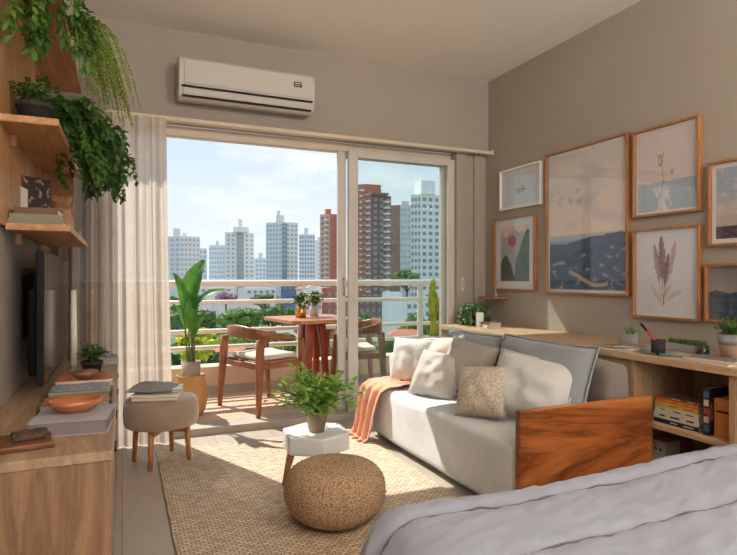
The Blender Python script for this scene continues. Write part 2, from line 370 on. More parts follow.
# left end of the window wall behind the drapes
struct('trim_5', bx(XL, XL+.12, 4.26, 4.42, .05, 2.18), M['trimw'], bevel=.003)

# sliding doors
def sliding_leaf(n, x0, x1, y0, sw):
    y1 = y0+.035; zt, zb = 2.18, .05
    b = NB(); box(b, x0, x0+sw, y0, y1, zb, zt); box(b, x1-sw*.8, x1, y0, y1, zb, zt); box(b, x0+sw, x1-sw*.8, y0, y1, zt-.055, zt); box(b, x0+sw, x1-sw*.8, y0, y1, zb, zb+.08)
    o = struct('window_1' if n == 1 else 'window_3', b, M['trimw'], bevel=.004)
    g = obj('glass_pane', bx(x0+sw, x1-sw*.8, y0+.014, y0+.020, zb+.08, zt-.055), M['dglass'], o)
    return o
lf1 = sliding_leaf(1, 1.69, 2.70, 4.255, .085)
lf2 = sliding_leaf(2, 1.625, 2.66, 4.325, .07)
b = NB(); tube(b, [(1.672, 4.325, 1.00), (1.672, 4.285, 1.00), (1.672, 4.285, 1.13), (1.672, 4.325, 1.13)], .008)
obj('door_handle', b, M['trimw'], lf2)
b = NB(); box(b, 2.735, 2.765, 4.205, 4.22, 1.02, 1.14); tube(b, [(2.75, 4.205, 1.11), (2.75, 4.18, 1.11), (2.75, 4.18, 1.05)], .006)
o = obj('window_latch', b, M['trimw']); pr(o, 'small pale latch on the trim post right of the sliding door', 'latch')

# added pendant fixtures for the fill lamps, unseen behind the viewer
for i, (lx, ly, le) in enumerate(FILL_LAMPS):
    t = empty('pendant_lamp', (lx, ly, H-.42), 0, ['white bowl uplighter pendant over the left side of the room behind the bed', 'white bowl uplighter pendant over the right side of the room behind the bed'][i], 'lamp', 'pendant lamps')
    b = NB(); lathe(b, [(0,.42), (.06,.42), (.05,.395), (0,.395)], 24); obj('ceiling_rose', b, M['skyl'], t)
    b = NB(); cyl(b, (0,0,.20), (0,0,.394), .004, n=8); obj('cord', b, M['black'], t)
    b = NB(); lathe(b, [(.0,-.200), (.10,-.19), (.19,-.13), (.235,-.045), (.229,-.045), (.185,-.125), (.10,-.183), (.0,-.193)], 36); obj('bowl_shade', b, M['skyl'], t)
    b = NB()
    for q in range(3): cyl(b, (0,0,.20), (.232*cos(q*2.1), .232*sin(q*2.1), -.046), .002, n=6)
    obj('hanging_wire', b, M['black'], t)

# ------------------------------------------------------------ balcony
FZ = .05; PY = 5.41
struct('floor_2', bx(-2.2, 5.2, 4.42, 5.66, -.12, FZ), M['tile'])
struct('wall_balcony', bx(-2.2, 5.2, PY, 5.62, FZ, .306), M['curb'], bevel=.01)
struct('baseboard_balcony', bx(-2.2, 5.2, PY-.012, PY, FZ, .13), M['stone'])
struct('ceiling_2', bx(.75, 5.2, 4.42, 4.98, 3.02, 3.2), M['ceil'])  # unseen slab over part of the balcony, shaped to cut the sun indoors
rl = empty('balcony_railing', (1.5, 5.5, .306), 0, 'cream painted metal railing running along the balcony edge', 'railing')
def flatrail(x0, x1, y0, y1, z0, z1): return bx(x0, x1, y0, y1, z0, z1)
b = NB(); tube(b, [(-2.2, 5.5, 1.085), (5.2, 5.5, 1.085)], .052, 16, 0, .62); obj('handrail', b, M['rail'], rl, world=True, smooth=True)
for z in (.904, .63, .475):
    b = NB(); tube(b, [(-2.2, 5.5, z), (5.2, 5.5, z)], .027, 12, 0, .8); obj('rail', b, M['rail'], rl, world=True, smooth=True)
for x in (-1.2, ony(300, 5.5), ony(420, 5.5), 4.6):
    obj('post', bx(x-.03, x+.03, 5.485, 5.515, .306, 1.06), M['rail'], rl, world=True, bevel=.004)

def softbox(bm, x0, x1, y0, y1, z0, z1, r, n=10, fn=None, mi=0):
    """box with generously rounded edges on a grid, optionally displaced by fn(p, normal)"""
    lo = Vector((x0,y0,z0)); hi = Vector((x1,y1,z1)); sz = hi-lo; rr = min(r, min(sz)*.499)
    def g(a, L_, m):
        if a == 0: return 0
        return a
    cnt = [max(4, int(n*sz[i]/max(sz))+3) for i in range(3)]
    def ticks(i):
        c = cnt[i]; L_ = sz[i]; ed = [0, rr*.12, rr*.35, rr*.65, rr]; inner = [rr+(L_-2*rr)*k/c for k in range(1, c)]
        return ed + inner + [L_-q for q in ed[::-1]]
    T = [ticks(i) for i in range(3)]; V = {}
    def vert(p):
        key = tuple(round(q, 6) for q in p)
        if key in V: return V[key]
        q = Vector([min(max(p[i], rr), sz[i]-rr) for i in range(3)]); d = Vector(p)-q
        nn = d.normalized() if d.length > 1e-9 else Vector((0,0,1))
        out = q + nn*rr if d.length > 1e-9 else q
        w = out+lo
        if fn: w = fn(w, nn)
        V[key] = bm.verts.new(w); return V[key]
    for ax in range(3):
        a, c = [(1,2),(2,0),(0,1)][ax]
        for side in (0, 1):
            for i in range(len(T[a])-1):
                for j in range(len(T[c])-1):
                    ps = []
                    for (ii, jj) in ((i,j),(i+1,j),(i+1,j+1),(i,j+1)):
                        p = [0,0,0]; p[ax] = sz[ax]*side; p[a] = T[a][ii]; p[c] = T[c][jj]; ps.append(vert(p))
                    if side == 0: ps = ps[::-1]
                    if len(set(ps)) < 3: continue
                    try:
                        f = bm.faces.new(ps); f.smooth = True; f.material_index = mi
                    except ValueError: pass
    return bm
def nz(p, s, k=1.0): return noise.noise(Vector(p)*s)*k

# ------------------------------------------------------------ sofa
sofa = empty('sofa', (2.05, 2.95, 0), 0, 'long low pale grey linen sofa with a figured wooden end panel, facing the rug', 'sofa')
tufts = [(1.93+.34*i, 2.30+.29*j) for i in range(2) for j in range(5)]
def seatfn(p, n):
    if n.z > .5 and p.z > .3:
        dz = 0
        for (tx, ty) in tufts:
            dz -= .022*math.exp(-((p.x-tx)**2+(p.y-ty)**2)/.0028)
        p = p + Vector((0,0,dz+nz(p, 5, .008)))
    elif n.x < -.5: p = p + Vector((-nz(p, 3, .012), 0, 0))
    return p
b = NB(); softbox(b, 1.635, 2.49, 2.075, 3.76, .035, .372, .045, 34, seatfn); obj('seat', b, M['sofa'], sofa, world=True, smooth=True)
obj('plinth', bx(1.70, 2.46, 2.075, 3.72, 0, .05), M['sofad'], sofa, world=True)
b = NB(); softbox(b, 2.26, 2.42, 2.11, 3.74, .365, .70, .05, 24, lambda p, n: p+n*nz(p, 5, .01)); obj('backrest', b, M['back'], sofa, world=True, smooth=True)
b = NB(); softbox(b, 1.80, 2.29, 3.60, 3.76, .36, .60, .06, 10, lambda p, n: p+n*nz(p, 6, .012)); obj('arm_bolster', b, M['sofa'], sofa, world=True, smooth=True)
obj('end_panel', bx(1.635, 2.47, 2.035, 2.07, 0, .537), M['walnut'], sofa, world=True, bevel=.004)
for (x, y) in tufts[:5]:
    b = NB(); lathe(b, [(.010,0),(.008,.004),(0,.006)], 10); obj('tuft_button', b, M['sofa'], sofa, world=False, loc=(x-2.05, y-2.95, .352))

def cushion(name, X, Y, Z, w, h, t, yaw, tilt, roll, m, label, cat, group=None, piping=False, seed=0, p_=2.6, thing=True, knit=False):
    bm = NB(); n = 22; grid = {}; t = t*1.2
    for s in (-1, 1):
        for i in range(n+1):
            for j in range(n+1):
                u = -1+2*i/n; v = -1+2*j/n
                if s == 1 and (i in (0, n) or j in (0, n)): grid[(s,i,j)] = grid[(-1,i,j)]; continue
                th = ((1-abs(u)**p_)*(1-abs(v)**p_))**.55
                pin = 1-.055*(1-v*v)*abs(u)**3; pin2 = 1-.055*(1-u*u)*abs(v)**3
                wr = nz((u*1.4+seed, v*1.4, s*3+seed), 1.6, .24)+nz((u*3+seed, v*3, s), 2.2, .06)+nz((u*1.2+v*3+seed, v*1.2-u*3, s), 2.6, .04)
                grid[(s,i,j)] = bm.verts.new((u*w/2*pin, s*t/2*th*(1+wr), v*h/2*pin2))
    for s in (-1, 1):
        for i in range(n):
            for j in range(n):
                q = [grid[(s,i,j)], grid[(s,i+1,j)], grid[(s,i+1,j+1)], grid[(s,i,j+1)]]
                if s == 1: q = q[::-1]
                f = bm.faces.new(q); f.smooth = True
    r = empty(name, (X, Y, Z), 0, label, cat, group); r.rotation_euler = (-tilt, roll, yaw)
    obj('cover', bm, m, r, smooth=True, subs=1)
    b = NB(); pts = []
    for i in range(n+1): pts.append(grid_pt(-1+2*i/n, -1, w, h))
    for j in range(1, n+1): pts.append(grid_pt(1, -1+2*j/n, w, h))
    for i in range(1, n+1): pts.append(grid_pt(1-2*i/n, 1, w, h))
    for j in range(1, n+1): pts.append(grid_pt(-1, 1-2*j/n, w, h))
    tube(b, pts, .006 if piping else .003, 6); obj('piping', b, m, r, smooth=True)
    return r
def grid_pt(u, v, w, h): return (u*w/2*(1-.055*(1-v*v)*abs(u)**3), 0, v*h/2*(1-.055*(1-u*u)*abs(v)**3))
gp = 'cushions along the sofa'
D = R
cushion('back_cushion', 2.14, 2.50, .585, .76, .42, .19, D(-90), D(16), 0, M['sofad'], 'large slate grey back cushion at the wooden-panel end of the sofa', 'cushion', gp, True, 1)
cushion('back_cushion', 2.15, 3.22, .575, .62, .40, .18, D(-90), D(14), 0, M['sofad'], 'large slate grey back cushion at the window end, behind the taupe pillow', 'cushion', gp, True, 2)
cushion('throw_pillow', 2.0, 2.405, .553, .49, .345, .17, D(-72), D(26), D(5), M['plight'], 'pale grey rectangular pillow with piped edge, leaning on the nearest back cushion', 'pillow', gp, True, 3)
cushion('throw_pillow', 1.82, 2.585, .515, .30, .29, .14, D(-62), D(26), D(-5), M['knit'], 'small beige waffle-knit pillow in front of the piped pillow', 'pillow', gp, False, 4)
cushion('throw_pillow', 2.03, 3.05, .560, .42, .36, .15, D(-80), D(20), D(6), M['ptaupe'], 'taupe grey pillow in the middle of the sofa, behind the square grey one', 'pillow', gp, False, 5)
cushion('throw_pillow', 1.88, 3.17, .505, .34, .32, .14, D(-62), D(30), D(5), M['pgrey'], 'square light grey pillow at the front of the window-end pile', 'pillow', gp, False, 6)
cushion('throw_pillow', 2.02, 3.42, .545, .40, .38, .15, D(-68), D(20), D(-4), M['pcream'], 'cream square pillow beside the terracotta throw', 'pillow', gp, False, 7)
cushion('throw_pillow', 1.90, 3.56, .545, .34, .33, .12, D(-60), D(12), 0, M['plight'], 'off-white pillow farthest along the sofa, half hidden by the cream one', 'pillow', gp, False, 8)

# throw over the window end of the sofa
def throw():
    bm = NB(); nu, nv = 44, 70; G = []
    path = [(2.12,.388),(1.98,.392),(1.84,.394),(1.72,.396),(1.66,.390),(1.615,.36),(1.60,.30),(1.592,.22),(1.585,.14),(1.578,.07),(1.565,.025),(1.53,.012)]
    seg = [0]
    for a, c in zip(path[:-1], path[1:]): seg.append(seg[-1]+math.dist(a, c))
    def at(s):
        s *= seg[-1]
        for k in range(len(path)-1):
            if s <= seg[k+1] or k == len(path)-2:
                f = (s-seg[k])/(seg[k+1]-seg[k]); return (path[k][0]+(path[k+1][0]-path[k][0])*f, path[k][1]+(path[k+1][1]-path[k][1])*f)
    for i in range(nu+1):
        row = []
        for j in range(nv+1):
            u = i/nu; v = j/nv; x, z = at(v); hang = max(0, (v-.45)/.55)
            y0 = 3.42+.07*hang-.02*sin(v*5); wd = .34-.04*hang
            y = y0 + u*wd + .012*sin(v*9+u*4)
            fold = .018*sin(u*22+v*2.5)+.010*sin(u*41+1+v*4)
            if v < .42: z += .5*(fold+.028)*.6; 
            else: x -= (fold+.028)*(.4+.6*hang); z += .004
            z = max(z, .012)
            row.append(bm.verts.new((x, y, z)))
        G.append(row)
    for i in range(nu):
        for j in range(nv):
            f = bm.faces.new((G[i][j], G[i+1][j], G[i+1][j+1], G[i][j+1])); f.smooth = True
    o = obj('throw_blanket', bm, M['throw'], smooth=True); s = o.modifiers.new('s', 'SOLIDIFY'); s.thickness = .006; s.offset = 1
    pr(o, 'terracotta woven throw draped over the window end of the sofa down to the floor', 'blanket')
throw()

# ------------------------------------------------------------ ledge and shelving along the right wall
lg = empty('ledge_top', (2.76, 2.6, .697), 0, 'long pale oak ledge running along the right wall behind the sofa', 'shelf')
obj('board', bx(2.50, XR-.001, .95, YB-.005, .697, .733), M['ledge'], lg, world=True, bevel=.003)
sb = empty('storage_box', (2.76, 3.2, 0), 0, 'plain oak boxing that carries the ledge behind the sofa', 'cabinet')
b = NB(); box(b, 2.52, 2.545, 2.222, 4.19, 0, .696); obj('front_panel', b, M['ledgez'], sb, world=True)
b = NB(); box(b, 2.546, 3.005, 4.16, 4.19, 0, .696); obj('side_panel', b, M['ledgez'], sb, world=True)
bc = empty('bookcase', (2.76, 1.7, 0), 0, 'open oak bookcase with books under the ledge beside the bed', 'bookcase')
for y in (2.19, 1.645, .95): obj('side_panel', bx(2.515, 3.005, y, y+.03, 0, .696), M['ledgez'], bc, world=True, bevel=.002)
obj('back_panel', bx(2.985, 3.004, .981, 2.189, .03, .696), M['ledgez'], bc, world=True)
for (a, c) in ((1.676, 2.189), (.981, 1.644)):
    obj('shelf', bx(2.52, 2.984, a, c, .36, .385), M['ledge'], bc, world=True, bevel=.002)
    obj('bottom_board', bx(2.52, 2.984, a, c, .0, .03), M['ledge'], bc, world=True)

# ------------------------------------------------------------ bed
bed = empty('bed', (1.8, .15, 0), 0, 'low double bed filling the near right corner of the room', 'bed')
obj('bed_frame', bx(.80, 2.42, -1.30, 1.26, .10, .26), M['ledge'], bed, world=True, bevel=.01)
for (x, y) in ((.85,-1.2),(2.3,-1.2),(.85,1.16),(2.3,1.16)): obj('leg', bx(x, x+.06, y, y+.06, .0125, .101), M['ledge'], bed, world=True)
b = NB(); softbox(b, .78, 2.44, -1.32, 1.28, .262, .46, .05, 12); obj('mattress', b, M['mattress'], bed, world=True, smooth=True)
def duvet():
    bm = NB(); rr = .14; x0, x1, y0, y1 = .715, 2.34, -1.2, 1.31; hang = .30; ext = rr*pi/2+hang-rr
    nx, ny = 170, 300; xs = [x0-ext+(x1-x0+2*ext)*i/nx for i in range(nx+1)]; ys = [y0-ext*.2+(y1+ext-y0+ext*.2)*j/ny for j in range(ny+1)]
    seams = [1.29-.245*k for k in range(11)]
    G = []
    for x in xs:
        row = []
        for y in ys:
            qx = min(max(x, x0), x1); qy = min(max(y, y0-9), y1); dx, dy = x-qx, y-qy; e_ = math.hypot(dx, dy)
            ww = y + .02*noise.noise(Vector((x*2.2, 3, 0)))
            ds = min(abs(ww-s) for s in seams)
            puff = .024*(1-math.exp(-ds/.018)) - .016
            sx_ = abs(x-(x0+.07)+.015*noise.noise(Vector((y*3, 8, 1))))
            wrk = .007*noise.noise(Vector((x*3.2+y*1.5, y*7-x*2, .3))) + .005*noise.noise(Vector((x*9+y*6, y*16-x*7, 2)))+.005*noise.noise(Vector((x*13+y*5, y*44-x*20, 4)))
            wrk += .007*math.exp(-ds/.05)*(1-math.exp(-ds/.012))*noise.noise(Vector((x*26, ds*6, 7)))
            lift = puff+wrk+.018*noise.noise(Vector((x*1.3, y*1.6, 5)))
            if e_ < 1e-9: p = Vector((x, y, .514+lift)); 
            else:
                ux, uy = dx/e_, dy/e_; a = min(e_, rr*pi/2)/rr; o_ = rr*sin(a); dn = rr*(1-cos(a)); rest = max(0, e_-rr*pi/2)
                fl = .018*noise.noise(Vector((x*7, y*7, 1)))*min(1, rest/.1)
                p = Vector((qx+ux*(o_+lift*sin(a)+fl), qy+uy*(o_+lift*sin(a)+fl), .514+lift*cos(a)-dn-rest))
            p.z = max(p.z, .12); row.append(bm.verts.new(p))
        G.append(row)
    for i in range(nx):
        for j in range(ny):
            f = bm.faces.new((G[i][j], G[i+1][j], G[i+1][j+1], G[i][j+1])); f.smooth = True
    P_ = [[v.co.copy() for v in row] for row in G]
    o = obj('cover', bm, M['duvet'], smooth=True); s = o.modifiers.new('s', 'SOLIDIFY'); s.thickness = .012; s.offset = -1
    r = empty('duvet', (1.6, .1, .5), 0, 'pale lilac-grey channel-quilted duvet spread over the bed', 'duvet'); o.parent = r; o.matrix_parent_inverse = Matrix.Translation(r.location).inverted()
    for s_ in seams[:5]:
        pts = []
        for i in range(nx+1):
            j = min(range(ny+1), key=lambda q: abs(ys[q]+.02*noise.noise(Vector((xs[i]*2.2, 3, 0)))-s_)); pts.append(P_[i][j]+Vector((-.002, -.002, .0040)))
        b = NB(); pts = [sum((pts[max(0,min(nx,i+k))] for k in (-1,0,1)), Vector())/3 for i in range(nx+1)]; tube(b, pts, .0032, 6); obj('seam', b, M['seam'], r, world=True, smooth=True)
duvet()

# ------------------------------------------------------------ rug
def rug():
    bm = NB(); x0, x1, y0, y1 = .205, 1.585, .95, 3.90; n, m_ = 30, 60; G = []
    for i in range(n+1):
        row = []
        for j in range(m_+1):
            u, v = i/n, j/m_; x = x0+(x1-x0)*u; y = y0+(y1-y0)*v
            if i in (0, n): x += .006*noise.noise(Vector((y*6, i, 0)))
            if j in (0, m_): y += .006*noise.noise(Vector((x*6, j, 0)))
            row.append(bm.verts.new((x, y, .011)))
        G.append(row)
    for i in range(n):
        for j in range(m_): bm.faces.new((G[i][j], G[i+1][j], G[i+1][j+1], G[i][j+1]))
    o = obj('rug', bm, M['rug']); s = o.modifiers.new('s', 'SOLIDIFY'); s.thickness = .011; s.offset = -1
    pr(o, 'large braided natural jute rug between the sofa and the console', 'rug')
rug()

# ------------------------------------------------------------ pouf
def pouf():
    bm = NB(); nr, na = 60, 180; R0, HH = .236, .272; rings = []
    for i in range(nr+1):
        a = -pi/2+pi*i/nr; r_ = R0*abs(cos(a))**.62; z = HH/2*(1 if a > 0 else -1)*abs(sin(a))**.85
        row = []
        for k in range(na):
            th = 2*pi*k/na; s = i*1.0
            bmp = .0045*max(0, sin(k*pi*2/6 + (i//2 % 2)*pi))*abs(sin(i*pi/2+.4))*min(1, r_/.08)
            seam = -.006*math.exp(-((th-5.0)/.012)**2)*min(1, r_/.1)
            rr = r_+bmp+seam+.006*sin(3*th+1)*r_/R0
            row.append(bm.verts.new((rr*cos(th), rr*sin(th), HH/2+z+bmp*.5*(1 if z > 0 else 0)+(-.012*math.exp(-(r_/.05)**2) if z > 0 else 0))))
        rings.append(row)
    for A, B in zip(rings[:-1], rings[1:]):
        for k in range(na):
            f = bm.faces.new((A[k], A[(k+1)%na], B[(k+1)%na], B[k])); f.smooth = True
    bm.faces.new(rings[0][::-1]); bm.faces.new(rings[-1])
    o = obj('pouf', bm, M['pouf'], smooth=True, loc=(.912, 2.47, .012)); pr(o, 'round knitted jute pouf sitting on the rug', 'pouf')
pouf()

# ------------------------------------------------------------ white hexagonal side table with honey legs
TX, TY, TZ = .985, 2.975, .295
st_ = empty('side_table', (TX, TY, .012), R(8), 'small white faceted side table with honey wood legs, on the rug', 'table')
b = NB(); hexa = [(.195*cos(pi/3*k+.3), .195*sin(pi/3*k+.3)) for k in range(6)]
prism(b, hexa, TZ-.012-.10, TZ-.012); obj('tabletop', b, M['white'], st_, bevel=.012)
for k in range(3):
    a = 2*pi*k/3 + pi-.14; b = NB(); cyl(b, (.182*cos(a), .182*sin(a), 0), (.138*cos(a), .138*sin(a), TZ-.1125), .011, .024, 14); obj('leg', b, M['legw'], st_, smooth=False)

# ------------------------------------------------------------ stool with folded cloths
so_ = empty('stool', (.225, 3.71, 0), 0, 'round taupe upholstered stool on honey wood legs beside the console', 'stool')
b = NB(); lathe(b, [(0,.235),(.18,.228),(.208,.236),(.219,.262),(.222,.31),(.219,.368),(.206,.393),(.17,.402),(0,.404)], 48); obj('seat', b, M['stoolf'], so_, smooth=True)
for k in range(4):
    a = pi/4+k*pi/2+.35; b = NB(); cyl(b, (.172*cos(a), .172*sin(a), 0), (.158*cos(a), .158*sin(a), .245), .013, .019, 14); obj('leg', b, M['legw'], so_)
for k in range(2):
    a = pi/4+k*pi/2+.35; b = NB(); box(b, -.155, .155, -.012, .012, .185+.001*k, .225+.001*k, 0, Matrix.Rotation(a, 4, 'Z')); obj('cross_rail', b, M['legw'], so_, bevel=.003)
def folded(name, c, sx, sy, h, rz, m, label, layers=3, seed=1):
    r = empty(name, c, rz, label, 'cloth', 'folded cloths on the stool')
    for k in range(layers):
        z0 = h*k/layers; z1 = h*(k+1)/layers-.001; e_ = .006*sin(k*2+seed)
        b = NB(); softbox(b, -sx/2+e_, sx/2-e_, -sy/2-e_, sy/2+e_, z0, z1, h/layers*.45, 10, lambda p, n: p+Vector((nz(p, 12, .004), nz(p+Vector((3,1,seed)), 10, .006), nz(p, 7, .003)*(1 if p.z > 0.003 else 0))))
        obj('fold', b, m, r, smooth=True)
    return r
folded('folded_blanket', (.20, 3.66, .4055), .27, .21, .040, R(-14), M['cushw'], 'folded cream cloth lying directly on the stool seat', 2)
folded('folded_towel', (.275, 3.66, .4465), .13, .17, .022, R(-8), M['plight'], 'small folded pale grey cloth on the cream one, at its window side', 2, 3)
def draped_bw():
    bm = NB(); n, m_ = 26, 22; G = []
    for i in range(n+1):
        row = []
        for j in range(m_+1):
            u, v = i/n*2-1, j/m_*2-1; rr = max(abs(u), abs(v))
            x = .130*u*(1+.05*sin(v*4)); y = .100*v*(1+.06*cos(u*5)); z = .030*(1-rr**4)+.008*noise.noise(Vector((u*2.5, v*3, 2)))*(1-rr**6)
            row.append(bm.verts.new((x, y, z+.006)))
        G.append(row)
    for i in range(n):
        for j in range(m_):
            f = bm.faces.new((G[i][j], G[i+1][j], G[i+1][j+1], G[i][j+1])); f.smooth = True
    o = obj('folded_scarf', bm, M['cloth_bw'], loc=(.175, 3.67, .4545), rot=(0,0,R(-18)), smooth=True); s = o.modifiers.new('s', 'SOLIDIFY'); s.thickness = .012; s.offset = 0
    pr(o, 'black and white woven cloth folded on top of the pile on the stool', 'cloth', 'folded cloths on the stool')
draped_bw()

# ------------------------------------------------------------ TV console, TV
KX0, KX1, KY0, KY1, KZ = XL+.001, -.022, 1.84, 3.93, .625
tv = empty('media_console', ((KX0+KX1)/2, (KY0+KY1)/2, 0), 0, 'long light oak media console against the left wall', 'cabinet')
obj('top_board', bx(KX0, KX1, KY0, KY1, KZ-.03, KZ), M['oak'], tv, world=True, bevel=.003)
for (a, c) in ((KY0+.004, KY0+.03), (KY1-.03, KY1-.004), (2.87, 2.89)): obj('side_panel', bx(KX0, KX1-.006, a, c, .0, KZ-.031), M['oakx'], tv, world=True, bevel=.002)
obj('back_panel', bx(KX0, KX0+.015, KY0+.031, 2.869, .06, KZ-.031), M['oak'], tv, world=True)
obj('back_panel', bx(KX0, KX0+.015, 2.891, KY1-.031, .06, KZ-.031), M['oak'], tv, world=True)
for (a, c) in ((KY0+.031, 2.869), (2.891, KY1-.031)):
    obj('bottom_board', bx(KX0+.016, KX1-.01, a, c, .04, .06), M['oak'], tv, world=True)
    h_ = (a+c)/2
    for (p, q) in ((a+.002, h_-.002), (h_+.002, c-.002)):
        d_ = obj('door', bx(KX1-.026, KX1-.008, p, q, .065, KZ-.035), M['oak'], tv, world=True, bevel=.002)
        cx_ = (p+q)/2-(KY0+KY1)/2
        obj('handle', bx(KX1-.008-(KX0+KX1)/2, KX1+.004-(KX0+KX1)/2, cx_-.05, cx_+.05, KZ-.07, KZ-.06), M['black'], d_)
t = empty('television', (-.33, 3.25, .68), 0, 'flat black television mounted on the left wall above the console', 'television')
TY0, TY1, TZ0, TZ1 = 2.70, 3.86, .682, 1.252
obj('case', bx(-.328, -.302, TY0, TY1, TZ0, TZ1), M['black'], t, world=True, bevel=.004)
obj('rear_housing', bx(-.375, -.3285, TY0+.12, TY1-.12, TZ0+.03, TZ1-.16), M['black'], t, world=True, bevel=.012)
obj('screen', bx(-.3015, -.299, TY0+.008, TY1-.008, TZ0+.014, TZ1-.008), M['screen'], t, world=True)
b = NB(); box(b, -.438, -.43, 3.1, 3.45, .85, 1.15); box(b, -.43, -.376, 3.22, 3.32, .95, 1.05); obj('wall_bracket', b, M['black'], t, world=True)

# ------------------------------------------------------------ wall shelves and plywood backing
clad = struct('trim_6', bx(XL, XL+.018, 2.2, 3.93, 1.345, 2.72), M['clad'], bevel=.002)
SX0 = XL+.0185
def wshelf(z, y0, y1, x1, label):
    t = empty('wall_shelf', ((SX0+x1)/2, (y0+y1)/2, z), 0, label, 'shelf', 'floating shelves on the left wall')
    obj('board', bx(SX0, x1, y0, y1, z, z+.028), M['shelf'], t, world=True, bevel=.003)
    for y in (y0+.25, y1-.25): obj('bracket', bx(SX0, SX0+.02, y-.015, y+.015, z-.045, z-.0005), M['shelf'], t, world=True)
    return z+.028
S1 = wshelf(1.328, 2.60, 3.93, -.195, 'lowest floating wood shelf, above the television')
S2 = wshelf(1.728, 2.48, 3.75, -.225, 'middle floating wood shelf carrying the big trailing plant')
S3 = wshelf(2.285, 2.62, 3.93, -.23, 'highest floating wood shelf near the ceiling')
# upright board between the two lower shelves
o = obj('shelf_divider', bx(SX0, -.25, 3.60, 3.625, S1+.0005, 1.7275), M['shelf'], bevel=.002); pr(o, 'upright wooden board joining the lowest and the middle wall shelf', 'board')

# ------------------------------------------------------------ curtains
t = empty('curtain_track', (1.3, 4.16, 2.24), 0, 'long slim cream curtain track under the air conditioner', 'curtain track')
obj('rail', bx(XL+.01, XR-.005, 4.135, 4.199, 2.236, 2.262), M['pelmet'], t, world=True, bevel=.003)
obj('end_cap', bx(XR-.02, XR-.001, 4.12, 4.199, 2.225, 2.27), M['pelmet'], t, world=True)
def curtain(name, x0, x1, yb, amp, per, m, label, x1b=None, seed=0, ztop=2.234, flare=.0):
    bm = NB(); n = int((x1-x0)/.004); rows = 40; G = []
    for i in range(n+1):
        u = i/n; row = []
        for j in range(rows+1):
            v = j/rows; z = ztop-(ztop-.008)*v; k = .5+.5*min(1, v*3)
            ph = 2*pi*u*(x1-x0)/per + 1.3*noise.noise(Vector((u*5, seed, v*.5)))
            y = yb + amp*k*sin(ph) + amp*.4*sin(ph*2.3+v) + .006*noise.noise(Vector((u*14, v*4, seed)))
            xb = x0+(x1-x0)*u + (flare*u*v**1.5) + amp*.25*cos(ph)
            row.append(bm.verts.new((xb, y, z)))
        G.append(row)
    for i in range(n):
        for j in range(rows):
            f = bm.faces.new((G[i][j], G[i][j+1], G[i+1][j+1], G[i+1][j])); f.smooth = True
    o = obj(name, bm, m, smooth=True); pr(o, label, 'curtain'); return o
curtain('linen_curtain', -.425, -.06, 4.16, .028, .085, M['drape'], 'heavier beige linen curtain in the corner behind the television', seed=3)
curtain('sheer_curtain', -.13, .285, 4.095, .024, .095, M['sheer'], 'sheer white curtain gathered at the left side of the balcony door', seed=9, flare=.05)

# ------------------------------------------------------------ air conditioner
def ac():
    x0, x1, yb, yf, z0, z1 = .350, 1.315, 4.199, 3.985, 2.365, 2.650
    t = empty('air_conditioner', ((x0+x1)/2, yb, z0), 0, 'white wall-mounted split air conditioner above the balcony door', 'air conditioner')
    pf = [(yb, z0+.02), (yb, z1), (yf+.035, z1), (yf+.008, z1-.02), (yf, z1-.06), (yf+.004, z0+.085), (yf+.03, z0+.015), (yf+.08, z0)]
    b = NB()
    def rr(x): return [b.verts.new((x, p[0], p[1])) for p in pf]
    A = [rr(x0), rr(x1)]; n = len(pf); b.faces.new(A[0][::-1]); b.faces.new(A[1])
    for i in range(n): b.faces.new((A[0][i], A[0][(i+1)%n], A[1][(i+1)%n], A[1][i]))
    bmesh.ops.recalc_face_normals(b, faces=b.faces[:]); obj('body', b, M['acw'], t, world=True, bevel=.008)
    b = NB(); box(b, x0+.035, x1-.03, yf-.006, yf+.0, z0+.095, z1-.03); obj('front_panel', b, M['acw'], t, world=True, bevel=.004)
    b = NB(); box(b, x0+.02, x1-.02, yf-.004, yf+.02, z0+.070, z0+.082); obj('air_slot', b, M['black'], t, world=True)
    Mx = Matrix.Translation((0, yf+.017, z0+.045)) @ Matrix.Rotation(R(-68), 4, 'X')
    b = NB(); box(b, x0+.03, x1-.03, -.022, .022, -.010, .001, 0, Mx); obj('louvre', b, M['acw'], t, world=True, bevel=.003)
    b = NB(); box(b, x0+.025, x1-.025, yf+.012, yf+.05, z0+.012, z0+.020); obj('air_slot', b, M['black'], t, world=True)
    o = obj('badge', bx(x1-.165, x1-.105, yf-.009, yf-.0062, z1-.115, z1-.078), M['black'], t, world=True)
    b = NB()
    for k in range(6): box(b, x1-.158+.0085*k, x1-.158+.0085*k+.006, yf-.0100, yf-.0091, z1-.094, z1-.085)
    for k in range(4): box(b, x1-.158+.0105*k, x1-.158+.0105*k+.007, yf-.0100, yf-.0091, z1-.108, z1-.102)
    obj('badge_lettering', b, M['white'], t, world=True)
ac()

